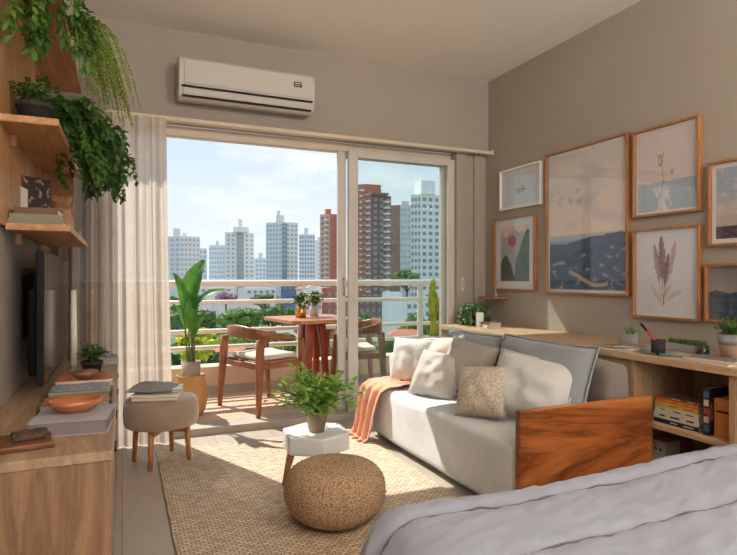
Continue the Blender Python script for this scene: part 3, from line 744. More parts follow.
# ------------------------------------------------------------ pictures on the right wall
def paint_grid(name, w, h, fn, m, parent, loc, nx=110):
    """flat print with its printed colours per vertex; local x = viewer's left to right, z up, faces -X of the room"""
    ny = int(nx*h/w); bm = NB(); lay = bm.loops.layers.float_color.new('print')
    V = [[bm.verts.new((0, w/2-w*i/nx, -h/2+h*j/ny)) for j in range(ny+1)] for i in range(nx+1)]
    colr = {}
    for i in range(nx+1):
        for j in range(ny+1): c = fn(i/nx, j/ny); colr[V[i][j]] = (lin(max(0,min(255,c[0]))/255), lin(max(0,min(255,c[1]))/255), lin(max(0,min(255,c[2]))/255), 1)
    for i in range(nx):
        for j in range(ny):
            f = bm.faces.new((V[i][j], V[i+1][j], V[i+1][j+1], V[i][j+1]))
            for l in f.loops: l[lay] = colr[l.vert]
    bmesh.ops.recalc_face_normals(bm, faces=bm.faces[:])
    me = bpy.data.meshes.new(name); bm.to_mesh(me); bm.free(); me.materials.append(m)
    if me.polygons[0].normal.x > 0: me.flip_normals()
    o = bpy.data.objects.new(name, me); C.objects.link(o); o.parent = parent; o.location = loc; return o
def mixc(a, b, t): t = max(0, min(1, t)); return tuple(a[k]+(b[k]-a[k])*t for k in range(3))
def fb(x, y, s=1, o=4, seed=0):
    v = 0; a = 1; 
    for k in range(o): v += a*noise.noise(Vector((x*s*2**k, y*s*2**k, seed+k*7))); a *= .5
    return v
def sunset(u, v):
    if v > .40:
        t = (v-.40)/.6; c = mixc((222, 200, 184), (206, 196, 190), t)
        c = mixc(c, (226, 196, 172), max(0, 1-abs(t-.28)/.25)*.7); n = fb(u*1.2, v*3, 2.2, 4, 1)
        c = mixc(c, (168, 170, 178), max(0, n)*.6)
        if .62 < v < .74 and u < .5: c = mixc(c, (150, 146, 150), max(0, fb(u, v*2, 9, 3, 5))*.8)
        return c
    hill = .335+.055*max(0, sin((u-.25)*2.4))+.01*fb(u, 0, 6, 3, 3)
    if v > .355+.008*fb(u, 1, 4, 3, 2) and v > hill: return mixc((150, 166, 180), (196, 178, 168), (v-.355)/.05+.2*fb(u, v, 8))
    if v > hill: return mixc((104, 132, 156), (132, 152, 170), fb(u, v*8, 6, 3)*.5+.5)
    if v > hill-.07: return mixc((54, 68, 92), (66, 82, 106), fb(u, v*3, 7, 3)*.5+.5)
    n = fb(u, v*2.6, 9, 4, 9); c = mixc((34, 48, 72), (64, 84, 112), n*.7+.5)
    if abs(v-.085-.05*sin(u*7)) < .014 and u > .28 and u < .8: c = (164, 140, 122)
    elif n > .5: c = (140, 132, 132)
    return c
def botan(u, v):
    c = (206, 192, 188)
    if v < .36+.008*fb(u, 0, 8): c = mixc((150, 164, 176), (170, 178, 184), fb(u*3, v*.7, 4)*.5+.5)
    if v < .30 and abs(u-.42-.05*sin(v*14)) < .12+.05*fb(u, v, 9): c = mixc((210, 206, 204), (150, 138, 136), fb(u*3, v, 7)*.6+.2)
    if abs(u-.44-.01*sin(v*20)) < .006 and .25 < v < .72: c = (146, 108, 84)
    d = ((u-.40)/.035)**2+((v-.62)/.07)**2
    if d < 1.0+.5*fb(u, v, 20): c = (168, 120, 92) if d > .35 else (206, 180, 160)
    if ((u-.60)/.03)**2+((v-.46)/.04)**2 < 1: c = (178, 150, 134)
    return c
def grasses(u, v):
    c = (208, 202, 202)
    for (bx_, tx, ty, w_, col, sd) in ((.42,.30,.86,.045,(160,112,90),1),(.45,.42,.95,.060,(110,72,58),2),(.48,.66,.88,.05,(176,138,118),3),(.46,.54,.74,.035,(96,60,48),4)):
        t = (v-.12)/(ty-.12)
        if 0 < t < 1:
            xc = bx_+(tx-bx_)*t**1.4; wd = w_*max(0, sin(pi*min(1, max(0, (t-.35)/.65))))**.6
            if abs(u-xc) < .005: c = mixc(c, col, .8)
            if abs(u-xc) < wd*(1+.6*fb(u, v, 24, 3, sd)): c = mixc(c, col, .65+.6*abs(fb(u*2, v*.6, 18, 3, sd)))
    for (px_, py_, a_, L_) in ((.5,.16,.5,.3),(.44,.16,2.3,.28),(.47,.2,.9,.22)):
        dx, dy = u-px_, v-py_; s = dx*cos(a_)+dy*sin(a_); q = -dx*sin(a_)+dy*cos(a_)
        if 0 < s < L_ and abs(q-.02*sin(s*12)) < .03*sin(pi*s/L_)+.002: c = mixc(c, (190, 160, 144), .7)
    return c
def border(fn, m):
    def g(u, v):
        mv = m
        if u < m or u > 1-m or v < mv*.8 or v > 1-mv*.8: return (212, 206, 202)
        return fn((u-m)/(1-2*m), (v-.8*mv)/(1-1.6*mv))
    return g
def hillsun(u, v):
    c = mixc((150, 146, 150), (170, 160, 162), fb(u, v, 5)*.5+.5)
    if v > .8: c = mixc((214, 198, 188), (206, 150, 120), fb(u, v, 6, 3)*.7+.3) if fb(u, 0, 3)*.1+v > .86 else c
    if ((u-.42)/.15)**2+((v-.73)/.10)**2 < 1: c = (158, 74, 52)
    if v < .50*max(0, 1-abs(u-.18)/.30)**.5+.02*fb(u, v, 9) : c = (62, 74, 58)
    if u > .52 and v < .30+.62*min(1, (u-.5)/.4): c = mixc((86, 104, 66), (52, 66, 52), fb(u*3, v*.6, 7)+.5)
    if v < .12: c = (82, 78, 84)
    return c
def sketch(u, v):
    c = (198, 202, 208)
    d = ((u-.5)/.16)**2+((v-.44)/.10)**2
    if d < 1 and fb(u, v*2, 14, 3, 4) > .08: c = (96, 98, 104)
    if abs(v-.34) < .012 and .38 < u < .62 and fb(u, v, 9) > -.2: c = (140, 142, 150)
    return c
def clouds(u, v):
    if v > .34: return mixc(mixc((196, 178, 164), (150, 160, 170), (v-.3)/.4), (214, 206, 200), max(0, fb(u*1.5, v*3, 4, 4))*.8)
    if v > .18: return mixc((188, 166, 150), (168, 160, 158), fb(u, v*4, 5)*.5+.5)
    return mixc((56, 48, 48), (120, 110, 108), fb(u, v*4, 8)*.6+.3)
def dusk(u, v):
    if v > .52+.05*fb(u, 0, 5, 3): return mixc((150, 136, 128), (120, 112, 112), (v-.5)*2)
    return mixc((44, 56, 70), (84, 98, 112), fb(u, v*3, 5)*.6+.35)
XF = XR-.035
def picture(pxl, pxr, tl, bl, tr, br, fn, label, matf='frame', mw=.0, fw=.014, nx=110):
    ya, yb = onx(pxl, XF), onx(pxr, XF)
    za = (hz(0, tl, XF, ya)+hz(0, tr, XF, yb))/2; zb = (hz(0, bl, XF, ya)+hz(0, br, XF, yb))/2
    w_, h_ = ya-yb, za-zb; cy, cz = (ya+yb)/2, (za+zb)/2
    r = empty('framed_picture', (XR, cy, zb), 0, label, 'picture', 'framed pictures on the right wall')
    d0 = XF-XR; b = NB()
    for (p, q, s, t_) in ((-w_/2, -w_/2+fw, 0, h_), (w_/2-fw, w_/2, 0, h_), (-w_/2+fw, w_/2-fw, 0, fw), (-w_/2+fw, w_/2-fw, h_-fw, h_)):
        box(b, d0, -.001, p, q, s, t_)
    obj('frame', b, M[matf], r, bevel=.002)
    obj('backing', bx(-.012, -.002, -w_/2+fw, w_/2-fw, fw, h_-fw), M['paper'], r)
    paint_grid('print', w_-2*fw-.002, h_-2*fw-.002, border(fn, mw) if mw else fn, M['print'], r, (-.0135, 0, h_/2), nx)
    obj('glass', bx(d0+.008, d0+.010, -w_/2+fw+.0005, w_/2-fw-.0005, fw+.0005, h_-fw-.0005), M['pglass'], r)
    return r
picture(545, 627, 154, 292, 133, 298, border(sunset, .022), 'largest framed picture, a hazy sunset sky over dark blue hills', nx=170)
picture(632, 699, 131, 216, 115, 213, botan, 'framed picture of a slender plant over a pale blue band, above the dried grass print', mw=.03)
picture(632, 699, 230, 317, 224, 322, grasses, 'framed print of brown dried grasses on white paper', mw=.02)
picture(499, 540, 170, 210, 162, 205, sketch, 'small white framed sketch near the corner, highest on its side', 'framew', .09, .016)
picture(493, 534, 219, 290, 214, 291, hillsun, 'wood-framed abstract print with a red sun over green hills', mw=.13)
picture(707, 775, 161, 245, 152, 245, clouds, 'framed picture of clouds over a low dark shore, at the right edge of the photo', mw=.07)
picture(704, 778, 263, 320, 263, 328, dusk, 'framed picture of a dark blue treeline at dusk, lowest at the right edge', fw=.014)

# small shelf in the corner of the right wall
t = empty('corner_shelf', (2.95, 3.98, .955), 0, 'tiny wooden wall shelf in the corner above the hanging plant', 'shelf')
obj('board', bx(2.87, XR-.0005, 3.93, 4.14, .955, .973), M['frame'], t, world=True, bevel=.002)
def lathed(name, prof, loc, m, label, cat, parts=None, group=None, n=24, sx=1, sy=1, rz=0):
    r = empty(name, loc, rz, label, cat, group); b = NB(); lathe(b, prof, n, sx=sx, sy=sy); obj('body', b, m, r, smooth=True)
    return r
b = NB(); lathe(b, [(0,0),(.018,0),(.02,.015),(.012,.03),(.006,.05),(.004,.075),(0,.076)], 14); pr(obj('small_figurine', b, M['pot'], smooth=True, loc=(2.93, 3.97, .9735)), 'tiny clay figurine on the little corner shelf', 'figurine')

# ------------------------------------------------------------ plants
def pot(r, rt, rb, h, m, c=(0,0,0), rim=.006, soil=True):
    b = NB(); lathe(b, [(0,0),(rb,0),(rt,h-.02),(rt+rim,h-.02),(rt+rim,h),(rt-.004,h),(rt-.008,h-.02),(0,h-.022)], 28, c); o = obj('pot', b, m, r, smooth=False)
    if soil:
        b = NB(); lathe(b, [(0,.004),(rt-.009,0)], 20, (c[0],c[1],c[2]+h-.018)); obj('soil', b, M['soil'], r)
    return o
def bushy(r, c, rad, hgt, n, m, ls, seed, wd=.45, up=.5, mi=None, name='foliage', nst=14):
    rnd = random.Random(seed); bl = NB(); bs = NB(); c = Vector(c)
    for k in range(nst):
        a = 2*pi*k/nst+rnd.uniform(-.3,.3); rr = rad*rnd.uniform(.25, 1); hh = hgt*(rnd.uniform(.55, 1)*(1-.5*(rr/rad)**2))
        e_ = c+Vector((rr*cos(a), rr*sin(a), hh)); mid = c+Vector((rr*.35*cos(a), rr*.35*sin(a), hh*.65))
        pts = [c+(mid-c)*(q/3) for q in range(3)] + [mid, mid+(e_-mid)*.5+Vector((0,0,.02*hgt)), e_]
        tube(bs, pts, [.0028]*5+[.001], 5)
        for q in range(int(n/nst)):
            f = rnd.uniform(.25, 1.02); base = (c+(mid-c)*(f/.5) if f < .5 else mid+(e_-mid)*((f-.5)/.5))
            base = base+rv(rnd, rad*.16); d = Vector((base.x-c.x, base.y-c.y, 0)); d = (d.normalized() if d.length > 1e-4 else Vector((1,0,0)))+rv(rnd, .9)+Vector((0,0,up))
            leaf(bl, base, d, Vector((0,0,1))+rv(rnd, .5), ls*rnd.uniform(.65,1.2), ls*wd*rnd.uniform(.8,1.2), .2, rnd.uniform(.1,.7))
    obj('stems', bs, M['stem'], r); obj(name, bl, m, r)
def trailing(r, c, n, spread, m, ls, seed, fall=(.2,.5), out=.18, wd=.6, name='foliage', dens=55, thin=.0018, up=.06, lo=-9):
    """vines that rise a little, arch outwards and hang; spread(k, rnd) gives a direction"""
    rnd = random.Random(seed); bl = NB(); bs = NB(); c = Vector(c)
    for k in range(n):
        d = spread(k, rnd); L_ = rnd.uniform(*fall); o_ = out*rnd.uniform(.4, 1.15); pts = []; p0 = c+Vector((rnd.uniform(-.04,.04), rnd.uniform(-.05,.05), 0)); N_ = 12
        for q in range(N_+1):
            t_ = q/N_; x = o_*(1-(1-t_)**1.8); z = up*sin(pi*min(1, t_*1.6))*.9 - L_*max(0, t_-.12)**1.5
            w_ = rv(rnd, .010); p = p0+d*x+Vector((0,0,z))+w_; p.z = max(p.z, lo); p.x = max(p.x, XL+.045) if lo > -9 else p.x
            pts.append(p)
        tube(bs, pts, thin, 5)
        for q in range(int(dens*L_/.4)):
            f = rnd.uniform(.05, 1)*N_; i = min(N_-1, int(f)); p = pts[i]+(pts[i+1]-pts[i])*(f-i)
            dd = rv(rnd, 1)+Vector((0,0,-.35))+d*.3
            leaf(bl, p, dd, Vector((0,0,1))+rv(rnd,.6), ls*rnd.uniform(.6,1.25), ls*wd, .2, rnd.uniform(.2,.8))
    obj('vines', bs, M['stem'], r); obj(name, bl, m, r)
def fern(r, c, n, m, seed, length=(.3,.55), dirf=None, lf=.03, name='fronds'):
    rnd = random.Random(seed); bl = NB(); bs = NB(); c = Vector(c)
    for k in range(n):
        d = dirf(k, rnd); L_ = rnd.uniform(*length); pts = []; N_ = 16
        for q in range(N_+1):
            t_ = q/N_; p = c+d*(L_*.62*t_**.8)+Vector((0,0,.34*L_*sin(pi*t_*.55)-L_*.95*t_**2.2)); p.x = max(p.x, XL+.045); pts.append(p)
        tube(bs, pts, .0012, 4)
        for q in range(int(L_*150)):
            t_ = (q+1)/(L_*150+1); f = t_*N_; i = min(N_-1, int(f)); p = pts[i]+(pts[i+1]-pts[i])*(f-i); tan = (pts[i+1]-pts[i]).normalized()
            s = tan.cross(Vector((0,0,1))).normalized()*(1 if q%2 else -1)
            leaf(bl, p, s+tan*.6+rv(rnd,.25), Vector((0,0,1)), lf*(1-.6*t_)*rnd.uniform(.8,1.2), lf*.24, .1, .3, seg=2)
    obj('stems', bs, M['stem'], r); obj(name, bl, m, r)

# plant on the hexagonal side table
px_, py_ = onz(313, 433, TZ)
PXY = (TX-.005, TY-.03)
r = empty('potted_plant', (PXY[0], PXY[1], TZ+.0005), 0, 'bushy green plant in a taupe clay pot on the white side table', 'plant')
pot(r, .062, .042, .115, M['pot'], rim=.003)
bushy(r, (0,0,.10), .245, .255, 640, M['leafA'], .058, 5, .46, .6, nst=32)
# basket with tall plant on the balcony
r = empty('tall_potted_plant', (.50, 4.64, FZ), 0, 'tall broad-leaved plant in a woven straw basket by the balcony railing', 'plant')
b = NB(); prof = [(0,0),(.085,0),(.115,.05),(.13,.14),(.125,.22),(.10,.29),(.108,.32),(.102,.325),(.093,.29),(.08,.22),(0,.22)]
lathe(b, prof, 40)
for v in b.verts:
    if v.co.z > .02: v.co += Vector((nz(v.co, 14, .012), nz(v.co+Vector((5,5,5)), 14, .012), nz(v.co, 9, .01) if v.co.z > .26 else 0))
obj('basket', b, M['straw'], r, smooth=True)
b = NB(); lathe(b, [(0,.225),(.07,.225),(.075,.43),(.07,.43),(.066,.40),(0,.40)], 24); obj('inner_pot', b, M['pot'], r, smooth=True)
def bigleaf(r, base, tip, w_, up, seed, stem0):
    b = NB(); base = Vector(base); tip = Vector(tip); N_ = 12; d = tip-base; up = Vector(up); s = d.cross(up).normalized(); nn = s.cross(d).normalized(); rows = []
    L_ = d.length
    for i in range(N_+1):
        t_ = i/N_; c = base+d*t_+nn*(.10*L_*sin(pi*t_)) - Vector((0,0,1))*(.12*L_*t_**2.4)
        wv = w_*.5*(sin(pi*(t_*.93+.035))**.75)*(1.15-.35*t_)
        row = []
        for j in range(-3, 4):
            q = j/3; row.append(b.verts.new(c+s*(wv*q)+nn*(abs(q)**1.2*wv*.35+.004*sin(t_*40+seed)*abs(q))))
        rows.append(row)
    for A, B in zip(rows[:-1], rows[1:]):
        for j in range(6):
            f = b.faces.new((A[j], A[j+1], B[j+1], B[j])); f.smooth = True
    o = obj('leaf', b, M['leafD'], r)
    b = NB(); tube(b, [stem0, Vector(stem0).lerp(base, .5)+Vector((0,0,.03)), base, base+d*.3+nn*(.07*L_)], [.008,.006,.005,.003], 6); obj('stem', b, M['stem'], o)
for k, a in enumerate((((-.01,.0,.82),(.10,-.02,1.29),.17,(-.6,-.8,.3)), ((-.05,.02,.74),(-.13,.02,1.18),.11,(.5,-.8,.3)), ((.02,.0,.84),(.27,-.04,1.03),.09,(-.4,-.5,1)), ((-.02,-.03,.70),(-.02,-.10,.96),.07,(-.2,-1,.3)), ((.02,.02,.60),(.11,-.05,.82),.06,(-.4,-.7,.5)), ((-.04,.02,.66),(-.14,-.06,.92),.07,(.4,-.8,.5)), ((0,.03,.66),(.03,.10,1.10),.11,(-.2,-1,.2)))):
    bigleaf(r, a[0], a[1], a[2], a[3], k, (random.Random(k).uniform(-.03,.03), random.Random(k+9).uniform(-.03,.03), .402))
# tall yellow-green cactus-like plant in grey planter on the right of the balcony
r = empty('tall_cactus', (2.93, 4.95, FZ), 0, 'tall yellow-green columnar cactus in a grey planter behind the glass door', 'plant')
b = NB(); prism(b, [(-.13,-.12),(.13,-.12),(.13,.12),(-.13,.12)], 0, .50); obj('planter', b, M['potgrey'], r, bevel=.006)
for k, (x, y, h_, w_) in enumerate(((-.065,-.02,.58,.030),(.065,.0,.60,.030),(0,.05,.46,.030),(.0,-.06,.30,.024))):
    b = NB(); rings = []
    for i in range(14):
        z = .501+h_*i/13; rr = w_*(1 if i < 11 else (1-((i-10)/3.4)**2)**.5)
        rings.append([b.verts.new((x+rr*(1+.22*cos(6*q*pi/18*1.0))*cos(q*pi/18)+.012*sin(i*.6+k), y+rr*(1+.22*cos(6*q*pi/18))*sin(q*pi/18), z)) for q in range(36)])
    skin(b, rings); obj('column', b, M['leafY'], r, smooth=True)
# hanging string plant at the corner of the ledge
r = empty('hanging_plant', (2.755, 4.05, .7335), 0, 'small trailing succulent in a dark pot at the window end of the ledge', 'plant')
pot(r, .055, .045, .145, M['dark'])
trailing(r, (0,0,.14), 46, lambda k, q: Vector((cos(k*.6), sin(k*.6), 0)), M['cactus'], .022, 3, (.12,.18), .10, .8, dens=200, up=.05, lo=.006)
# white potted plants on the ledge
r = empty('potted_plant', (2.80, 1.84, .7335), 0, 'leafy dark green plant in a two-tone clay pot at the near end of the ledge', 'plant')
b = NB(); lathe(b, [(0,0),(.052,0),(.064,.07),(.064,.071),(0,.071)], 28); obj('pot_base', b, M['clay'], r, smooth=False)
b = NB(); lathe(b, [(0,.0715),(.066,.0715),(.073,.125),(.068,.125),(.064,.105),(0,.105)], 28); obj('pot_rim', b, M['potgrey'], r, smooth=False)
bushy(r, (0,0,.105), .105, .115, 330, M['leafB'], .024, 15, .55, .5, nst=24)
r = empty('potted_succulent', (2.82, 2.485, .7335), R(12), 'spiky little cactus in a square grey concrete cube on the ledge', 'plant')
b = NB(); prism(b, [(-.035,-.035),(.035,-.035),(.035,.035),(-.035,.035)], 0, .065); obj('pot', b, M['potgrey'], r, bevel=.003)
b = NB(); rnd = random.Random(4)
for k in range(12):
    a = k*2.4; x, y = .02*cos(a)*(k%3)/2, .02*sin(a)*(k%3)/2; cyl(b, (x, y, .064), (x*2.0, y*2.0, .064+rnd.uniform(.03,.062)), .007, .002, 7)
obj('cactus', b, M['cactus'], r)
pr(obj('concrete_cube', bx(2.86, 2.925, 2.52, 2.585, .7335, .795), M['potgrey'], bevel=.003), 'taller plain grey concrete cube right behind the square cactus pot', 'ornament')
r = empty('succulent_glass', (2.76, 1.975, .7335), 0, 'rosette succulent in a small round glass on the ledge', 'plant')
b = NB(); lathe(b, [(0,0),(.030,0),(.034,.02),(.033,.055),(.031,.055),(.031,.02),(0,.006)], 24); obj('glass', b, M['gglass'], r, smooth=True)
b = NB(); lathe(b, [(0,.007),(.029,.01),(.030,.03),(0,.034)], 20); obj('soil', b, M['soil'], r)
b = NB(); rnd = random.Random(8)
for k in range(26): a = k*2.4; leaf(b, (0,0,.034), (cos(a), sin(a), .3+k*.06), Vector((0,0,1)), .040, .014, .3, -.2)
obj('succulent', b, M['leafE'], r)
r = empty('succulent_tray', (2.84, 2.13, .7335), 0, 'low grey trough of small succulents near the brush cup', 'plant')
b = NB(); box(b, -.04, .04, -.11, .11, 0, .04); obj('trough', b, M['potgrey'], r, bevel=.004)
b = NB(); rnd = random.Random(18)
for q in range(7):
    y0 = -.09+.03*q
    for k in range(22): a = k*2.4; leaf(b, (rnd.uniform(-.015,.015), y0, .0405), (cos(a), sin(a), .25+k*.08), Vector((0,0,1)), .030, .011, .3, -.2, seg=2)
obj('succulents', b, M['cactus'], r)

# plants on the wall shelves
r = empty('trailing_plant', (-.33, 3.10, S2), 0, 'large dark green trailing plant spilling off the middle wall shelf', 'plant')
pot(r, .075, .06, .15, M['dark'])
trailing(r, (0,0,.15), 60, lambda k, q: Vector((q.uniform(.45,1), q.uniform(-.9,.75), 0)).normalized(), M['leafB'], .036, 21, (.14,.46), .34, .6, dens=105, up=.09, lo=-.40)
bushy(r, (.03,0,.14), .17, .14, 300, M['leafB'], .035, 22, .5, .2, name='crown_foliage', nst=20)
r = empty('trailing_plant', (-.335, 2.72, S2), 0, 'dark-leaved plant in a dark pot at the near end of the middle wall shelf', 'plant')
pot(r, .065, .055, .11, M['dark'])
bushy(r, (0,0,.10), .10, .14, 260, M['leafB'], .034, 24, .5, .3, nst=18)
r = empty('vine_plant', (-.325, 2.73, S3), 0, 'vine with bright pinnate leaves hanging from the near end of the top shelf', 'plant')
pot(r, .075, .06, .12, M['dark'])
def dirv(k, q): return Vector((.9, -.3, 0)) if k%3 == 0 else Vector((q.uniform(-.25,.35), -1, 0))
trailing(r, (.02,-.03,.11), 10, dirv, M['leafE'], .05, 31, (.34,.52), .20, .42, dens=80, up=.05)
bushy(r, (0,0,.11), .13, .14, 160, M['leafE'], .04, 33, .5, .3, name='crown_foliage', nst=14)
r = empty('fern', (-.335, 3.30, S3), 0, 'lime green feathery fern trailing from the top wall shelf', 'plant')
pot(r, .075, .06, .12, M['clay'])
fern(r, (.05,0,.10), 60, M['leafC'], 41, (.38,.70), lambda k, q: Vector((q.uniform(.35,1.0), q.uniform(-.6,.6), 0)), .046)

# ------------------------------------------------------------ things on the lowest wall shelf
def book(name, c, w, d, t, rz, cm, label, cat='book', group=None, spine=None, cols=None, parent=None, pg=None):
    """a closed book lying flat: spine along local -x side"""
    r = empty(name, c, rz, label, cat, group); k = .0022
    b = NB(); box(b, -w/2, w/2, -d/2, d/2, 0, k); box(b, -w/2, w/2, -d/2, d/2, t-k, t); box(b, -w/2, -w/2+k, -d/2, d/2, k, t-k); obj('cover', b, cm, r)
    b = NB(); box(b, -w/2+k+.0003, w/2-.004, -d/2+.004, d/2-.004, k+.0002, t-k-.0002); obj('pages', b, pg or M['pagem'], r)
    if cols:
        rnd = random.Random(len(label)); y = -d/2+.025
        while y < d/2-.05:
            l_ = rnd.uniform(.02, .06); obj('spine_title', bx(-w/2-.0006, -w/2-.0001, y, min(y+l_, d/2-.02), t*.38, t*.62), cols, r); y += l_+rnd.uniform(.02,.05)
    return r
col = lambda n, r_, g_, b_, ro=.55: plain(n, rgb(r_, g_, b_), ro, .05)
c_grey = col('cover_grey', 172, 170, 176); c_or = col('cover_orange', 206, 104, 46); c_br = col('cover_brown', 110, 78, 54); c_sage = col('cover_sage', 126, 120, 96)
c_wh = col('cover_white', 208, 198, 182); c_mv = col('page_edge_mauve', 128, 116, 116, .8); c_bk = col('cover_black', 34, 32, 36); c_bl = col('cover_blue', 70, 96, 120); c_rd = col('cover_red', 170, 62, 44); c_yl = col('cover_yellow', 206, 168, 70); c_tq = col('cover_teal', 92, 130, 124)
z = S1+.0003
book('book', (-.325, 2.80, z), .28, .20, .024, R(90), c_sage, 'sage book at the bottom of the pile on the lowest wall shelf', group='books on the lowest wall shelf')
book('book', (-.325, 2.80, z+.0245), .27, .19, .020, R(91), c_sage, 'second sage book from the bottom on the lowest wall shelf', group='books on the lowest wall shelf')
book('book', (-.325, 2.82, z+.0450), .23, .16, .030, R(88), c_br, 'brown book on top of the pile on the lowest wall shelf', group='books on the lowest wall shelf')
def catprint(u, v):
    c = (46, 38, 36)
    n = fb(u, v, 9, 3, 3)
    if n > .35: c = (150, 120, 100)
    if u < .42 and v < .82-.3*abs(u-.2): c = (196, 184, 172)
    if v > .82 and u < .3: c = (160, 60, 44)
    if .15 < u < .34 and v < .35: c = (40, 34, 34)
    if u > .6 and v < .45 and abs(u-.76) < .12*(1-.4*v): c = (190, 180, 168)
    if u > .6 and ((u-.76)/.06)**2+((v-.12)/.05)**2 < 1: c = (90, 110, 130)
    return c
r = empty('leaning_print', (SX0+.004, 3.03, z), 0, 'unframed dark print with pale animal shapes leaning on the lowest wall shelf', 'picture')
obj('board', bx(0, .010, -.11, .11, 0, .25), M['dark'], r)
o = paint_grid('print', .215, .245, catprint, M['print'], r, (.0115, 0, .125), 60); o.rotation_euler = (0, 0, pi); r.rotation_euler = (0, 0, R(-42)); r.location = (-.395, 3.02, z)
r = lathed('wooden_vase', [(0,0),(.05,0),(.066,.05),(.066,.09),(.045,.16),(.042,.175),(.058,.20),(.06,.22),(.052,.22),(.038,.18),(0,.178)], (-.305, 3.42, z), M['shelf'], 'carved pale wooden vase at the far end of the lowest wall shelf', 'vase')
for k in range(3):
    b = NB(); lathe(b, [(.048-.002*k,.15+.014*k),(.053-.001*k,.155+.014*k),(.048-.002*k,.16+.014*k)], 24); obj('carved_ring', b, M['frame'], r, smooth=True)
lathed('bell', [(0,.0),(.024,0),(.022,.03),(.014,.055),(.004,.062),(.004,.08),(0,.081)], (-.235, 3.72, z), M['pot'], 'small clay bell on the end of the lowest wall shelf', 'ornament')
r = empty('small_box', (-.31, 3.78, z), 0, 'little pale box at the curtain end of the lowest wall shelf', 'box'); obj('body', bx(-.03,.03,-.03,.03,0,.028), M['white'], r, bevel=.002); obj('lid', bx(-.031,.031,-.031,.031,.0285,.036), M['white'], r, bevel=.001)

# ------------------------------------------------------------ things on the media console
z = KZ+.0004
r = empty('wood_slab', (-.29, 2.02, z), R(12), 'rough dark slab of bark-covered wood at the near end of the console', 'ornament')
b = NB(); softbox(b, -.085, .085, -.095, .075, 0, .018, .004, 14, lambda p, n: p+Vector((nz(p,25,.007), nz(p+Vector((4,4,4)),25,.007), 0))); obj('slab', b, M['rawwood'], r)
b = NB(); softbox(b, -.02, .078, -.05, .045, .0185, .034, .007, 22, lambda p, n: p+n*nz(p, 60, .006)+Vector((nz(p,20,.01),nz(p+Vector((4,4,4)),20,.01),0))); obj('bark', b, M['bark'], r)
bk = book('art_book', (-.150, 2.185, z), .24, .235, .046, R(-96), c_grey, 'thick pale grey book under the terracotta bowl on the console', cols=M['white'], pg=c_mv)
lathed('terracotta_bowl', [(0,0),(.048,0),(.085,.028),(.088,.042),(.082,.042),(.072,.020),(0,.010)], (-.150, 2.215, z+.0465), M['terra'], 'oval glossy terracotta bowl on the thick grey book', 'bowl', sx=1, sy=.78, rz=R(10))
def tray(y, label, cm, top):
    r = empty('glass_tray', (-.165, y, z), 0, label, 'tray', 'glass trays on the console'); w_, d_, h_ = .255, .20, .038; b = NB(); k = .005
    box(b, -w_/2, w_/2, -d_/2, d_/2, 0, k); box(b, -w_/2, w_/2, -d_/2, -d_/2+k, k, h_); box(b, -w_/2, w_/2, d_/2-k, d_/2, k, h_); box(b, -w_/2, -w_/2+k, -d_/2+k, d_/2-k, k, h_); box(b, w_/2-k, w_/2, -d_/2+k, d_/2-k, k, h_)
    obj('tray_body', b, M['gglass'], r, bevel=.001)
tray(2.50, 'glass tray holding a patterned orange booklet, nearest the bowl', None, None)
tray(2.76, 'glass tray holding a blue and white booklet, behind the first tray', None, None)
def pat(c0, c1, c2, sd):
    def f(u, v):
        n = fb(u*2, v*2, 7, 3, sd); c = c0 if n < .12 else c1
        if .12 < u < .86 and abs(v-.5) < .1 and (int(u*26)%3 != 0): c = c2
        return c
    return f
def booklet(name, c, w, d, t, rz, fn, cm, label, cat='booklet', group=None):
    r = empty(name, c, rz, label, cat, group); obj('pages', bx(-w/2, w/2, -d/2, d/2, 0, t-.0008), M['pagem'], r)
    bm = NB(); lay = bm.loops.layers.float_color.new('print'); nx, ny = 60, 44; V = [[bm.verts.new((-w/2+w*i/nx, -d/2+d*j/ny, t)) for j in range(ny+1)] for i in range(nx+1)]
    for i in range(nx):
        for j in range(ny):
            f = bm.faces.new((V[i][j], V[i+1][j], V[i+1][j+1], V[i][j+1]))
            for l in f.loops: cc = fn((l.vert.co.x+w/2)/w, (l.vert.co.y+d/2)/d); l[lay] = (lin(cc[0]/255), lin(cc[1]/255), lin(cc[2]/255), 1)
    o = obj('cover', bm, M['printg'], r); return r
booklet('booklet', (-.165, 2.50, z+.0055), .23, .175, .026, 0, pat((196, 104, 56), (176, 84, 44), (60, 44, 40), 1), None, 'orange patterned booklet in the nearer glass tray', group='booklets on the console')
booklet('booklet', (-.165, 2.76, z+.0055), .23, .175, .028, 0, pat((190, 192, 200), (110, 118, 140), (150, 152, 166), 4), None, 'blue and white booklet in the farther glass tray', group='booklets on the console')
booklet('booklet', (-.160, 3.05, z), .24, .20, .016, R(2), pat((96, 70, 56), (150, 120, 90), (60, 44, 40), 7), None, 'brown booklet under the orange one on the console', group='booklets on the console')
booklet('booklet', (-.160, 3.05, z+.0165), .24, .19, .014, R(-1), pat((212, 104, 52), (212, 104, 52), (200, 90, 44), 2), None, 'plain orange booklet under the stone bowls', group='booklets on the console')
lathed('stone_bowl', [(0,0),(.032,0),(.056,.018),(.062,.034),(.057,.034),(.046,.014),(0,.010)], (-.165, 3.03, z+.031), M['stonebowl'], 'brown polished stone bowl on the orange booklet', 'bowl')
lathed('stone_bowl', [(0,0),(.03,0),(.048,.012),(.044,.024),(0,.028)], (-.160, 3.03, z+.0425), M['stonebowl'], 'flat grey-brown stone resting in the stone bowl', 'stone', sx=.92, sy=.8)
r = empty('candle', (-.245, 3.50, z), 0, 'tall slender cream candle standing between television and plant', 'candle')
b = NB(); lathe(b, [(0,0),(.036,0),(.036,.008),(.014,.012),(.014,.03),(0,.03)], 24); obj('holder', b, M['pot'], r, smooth=False)
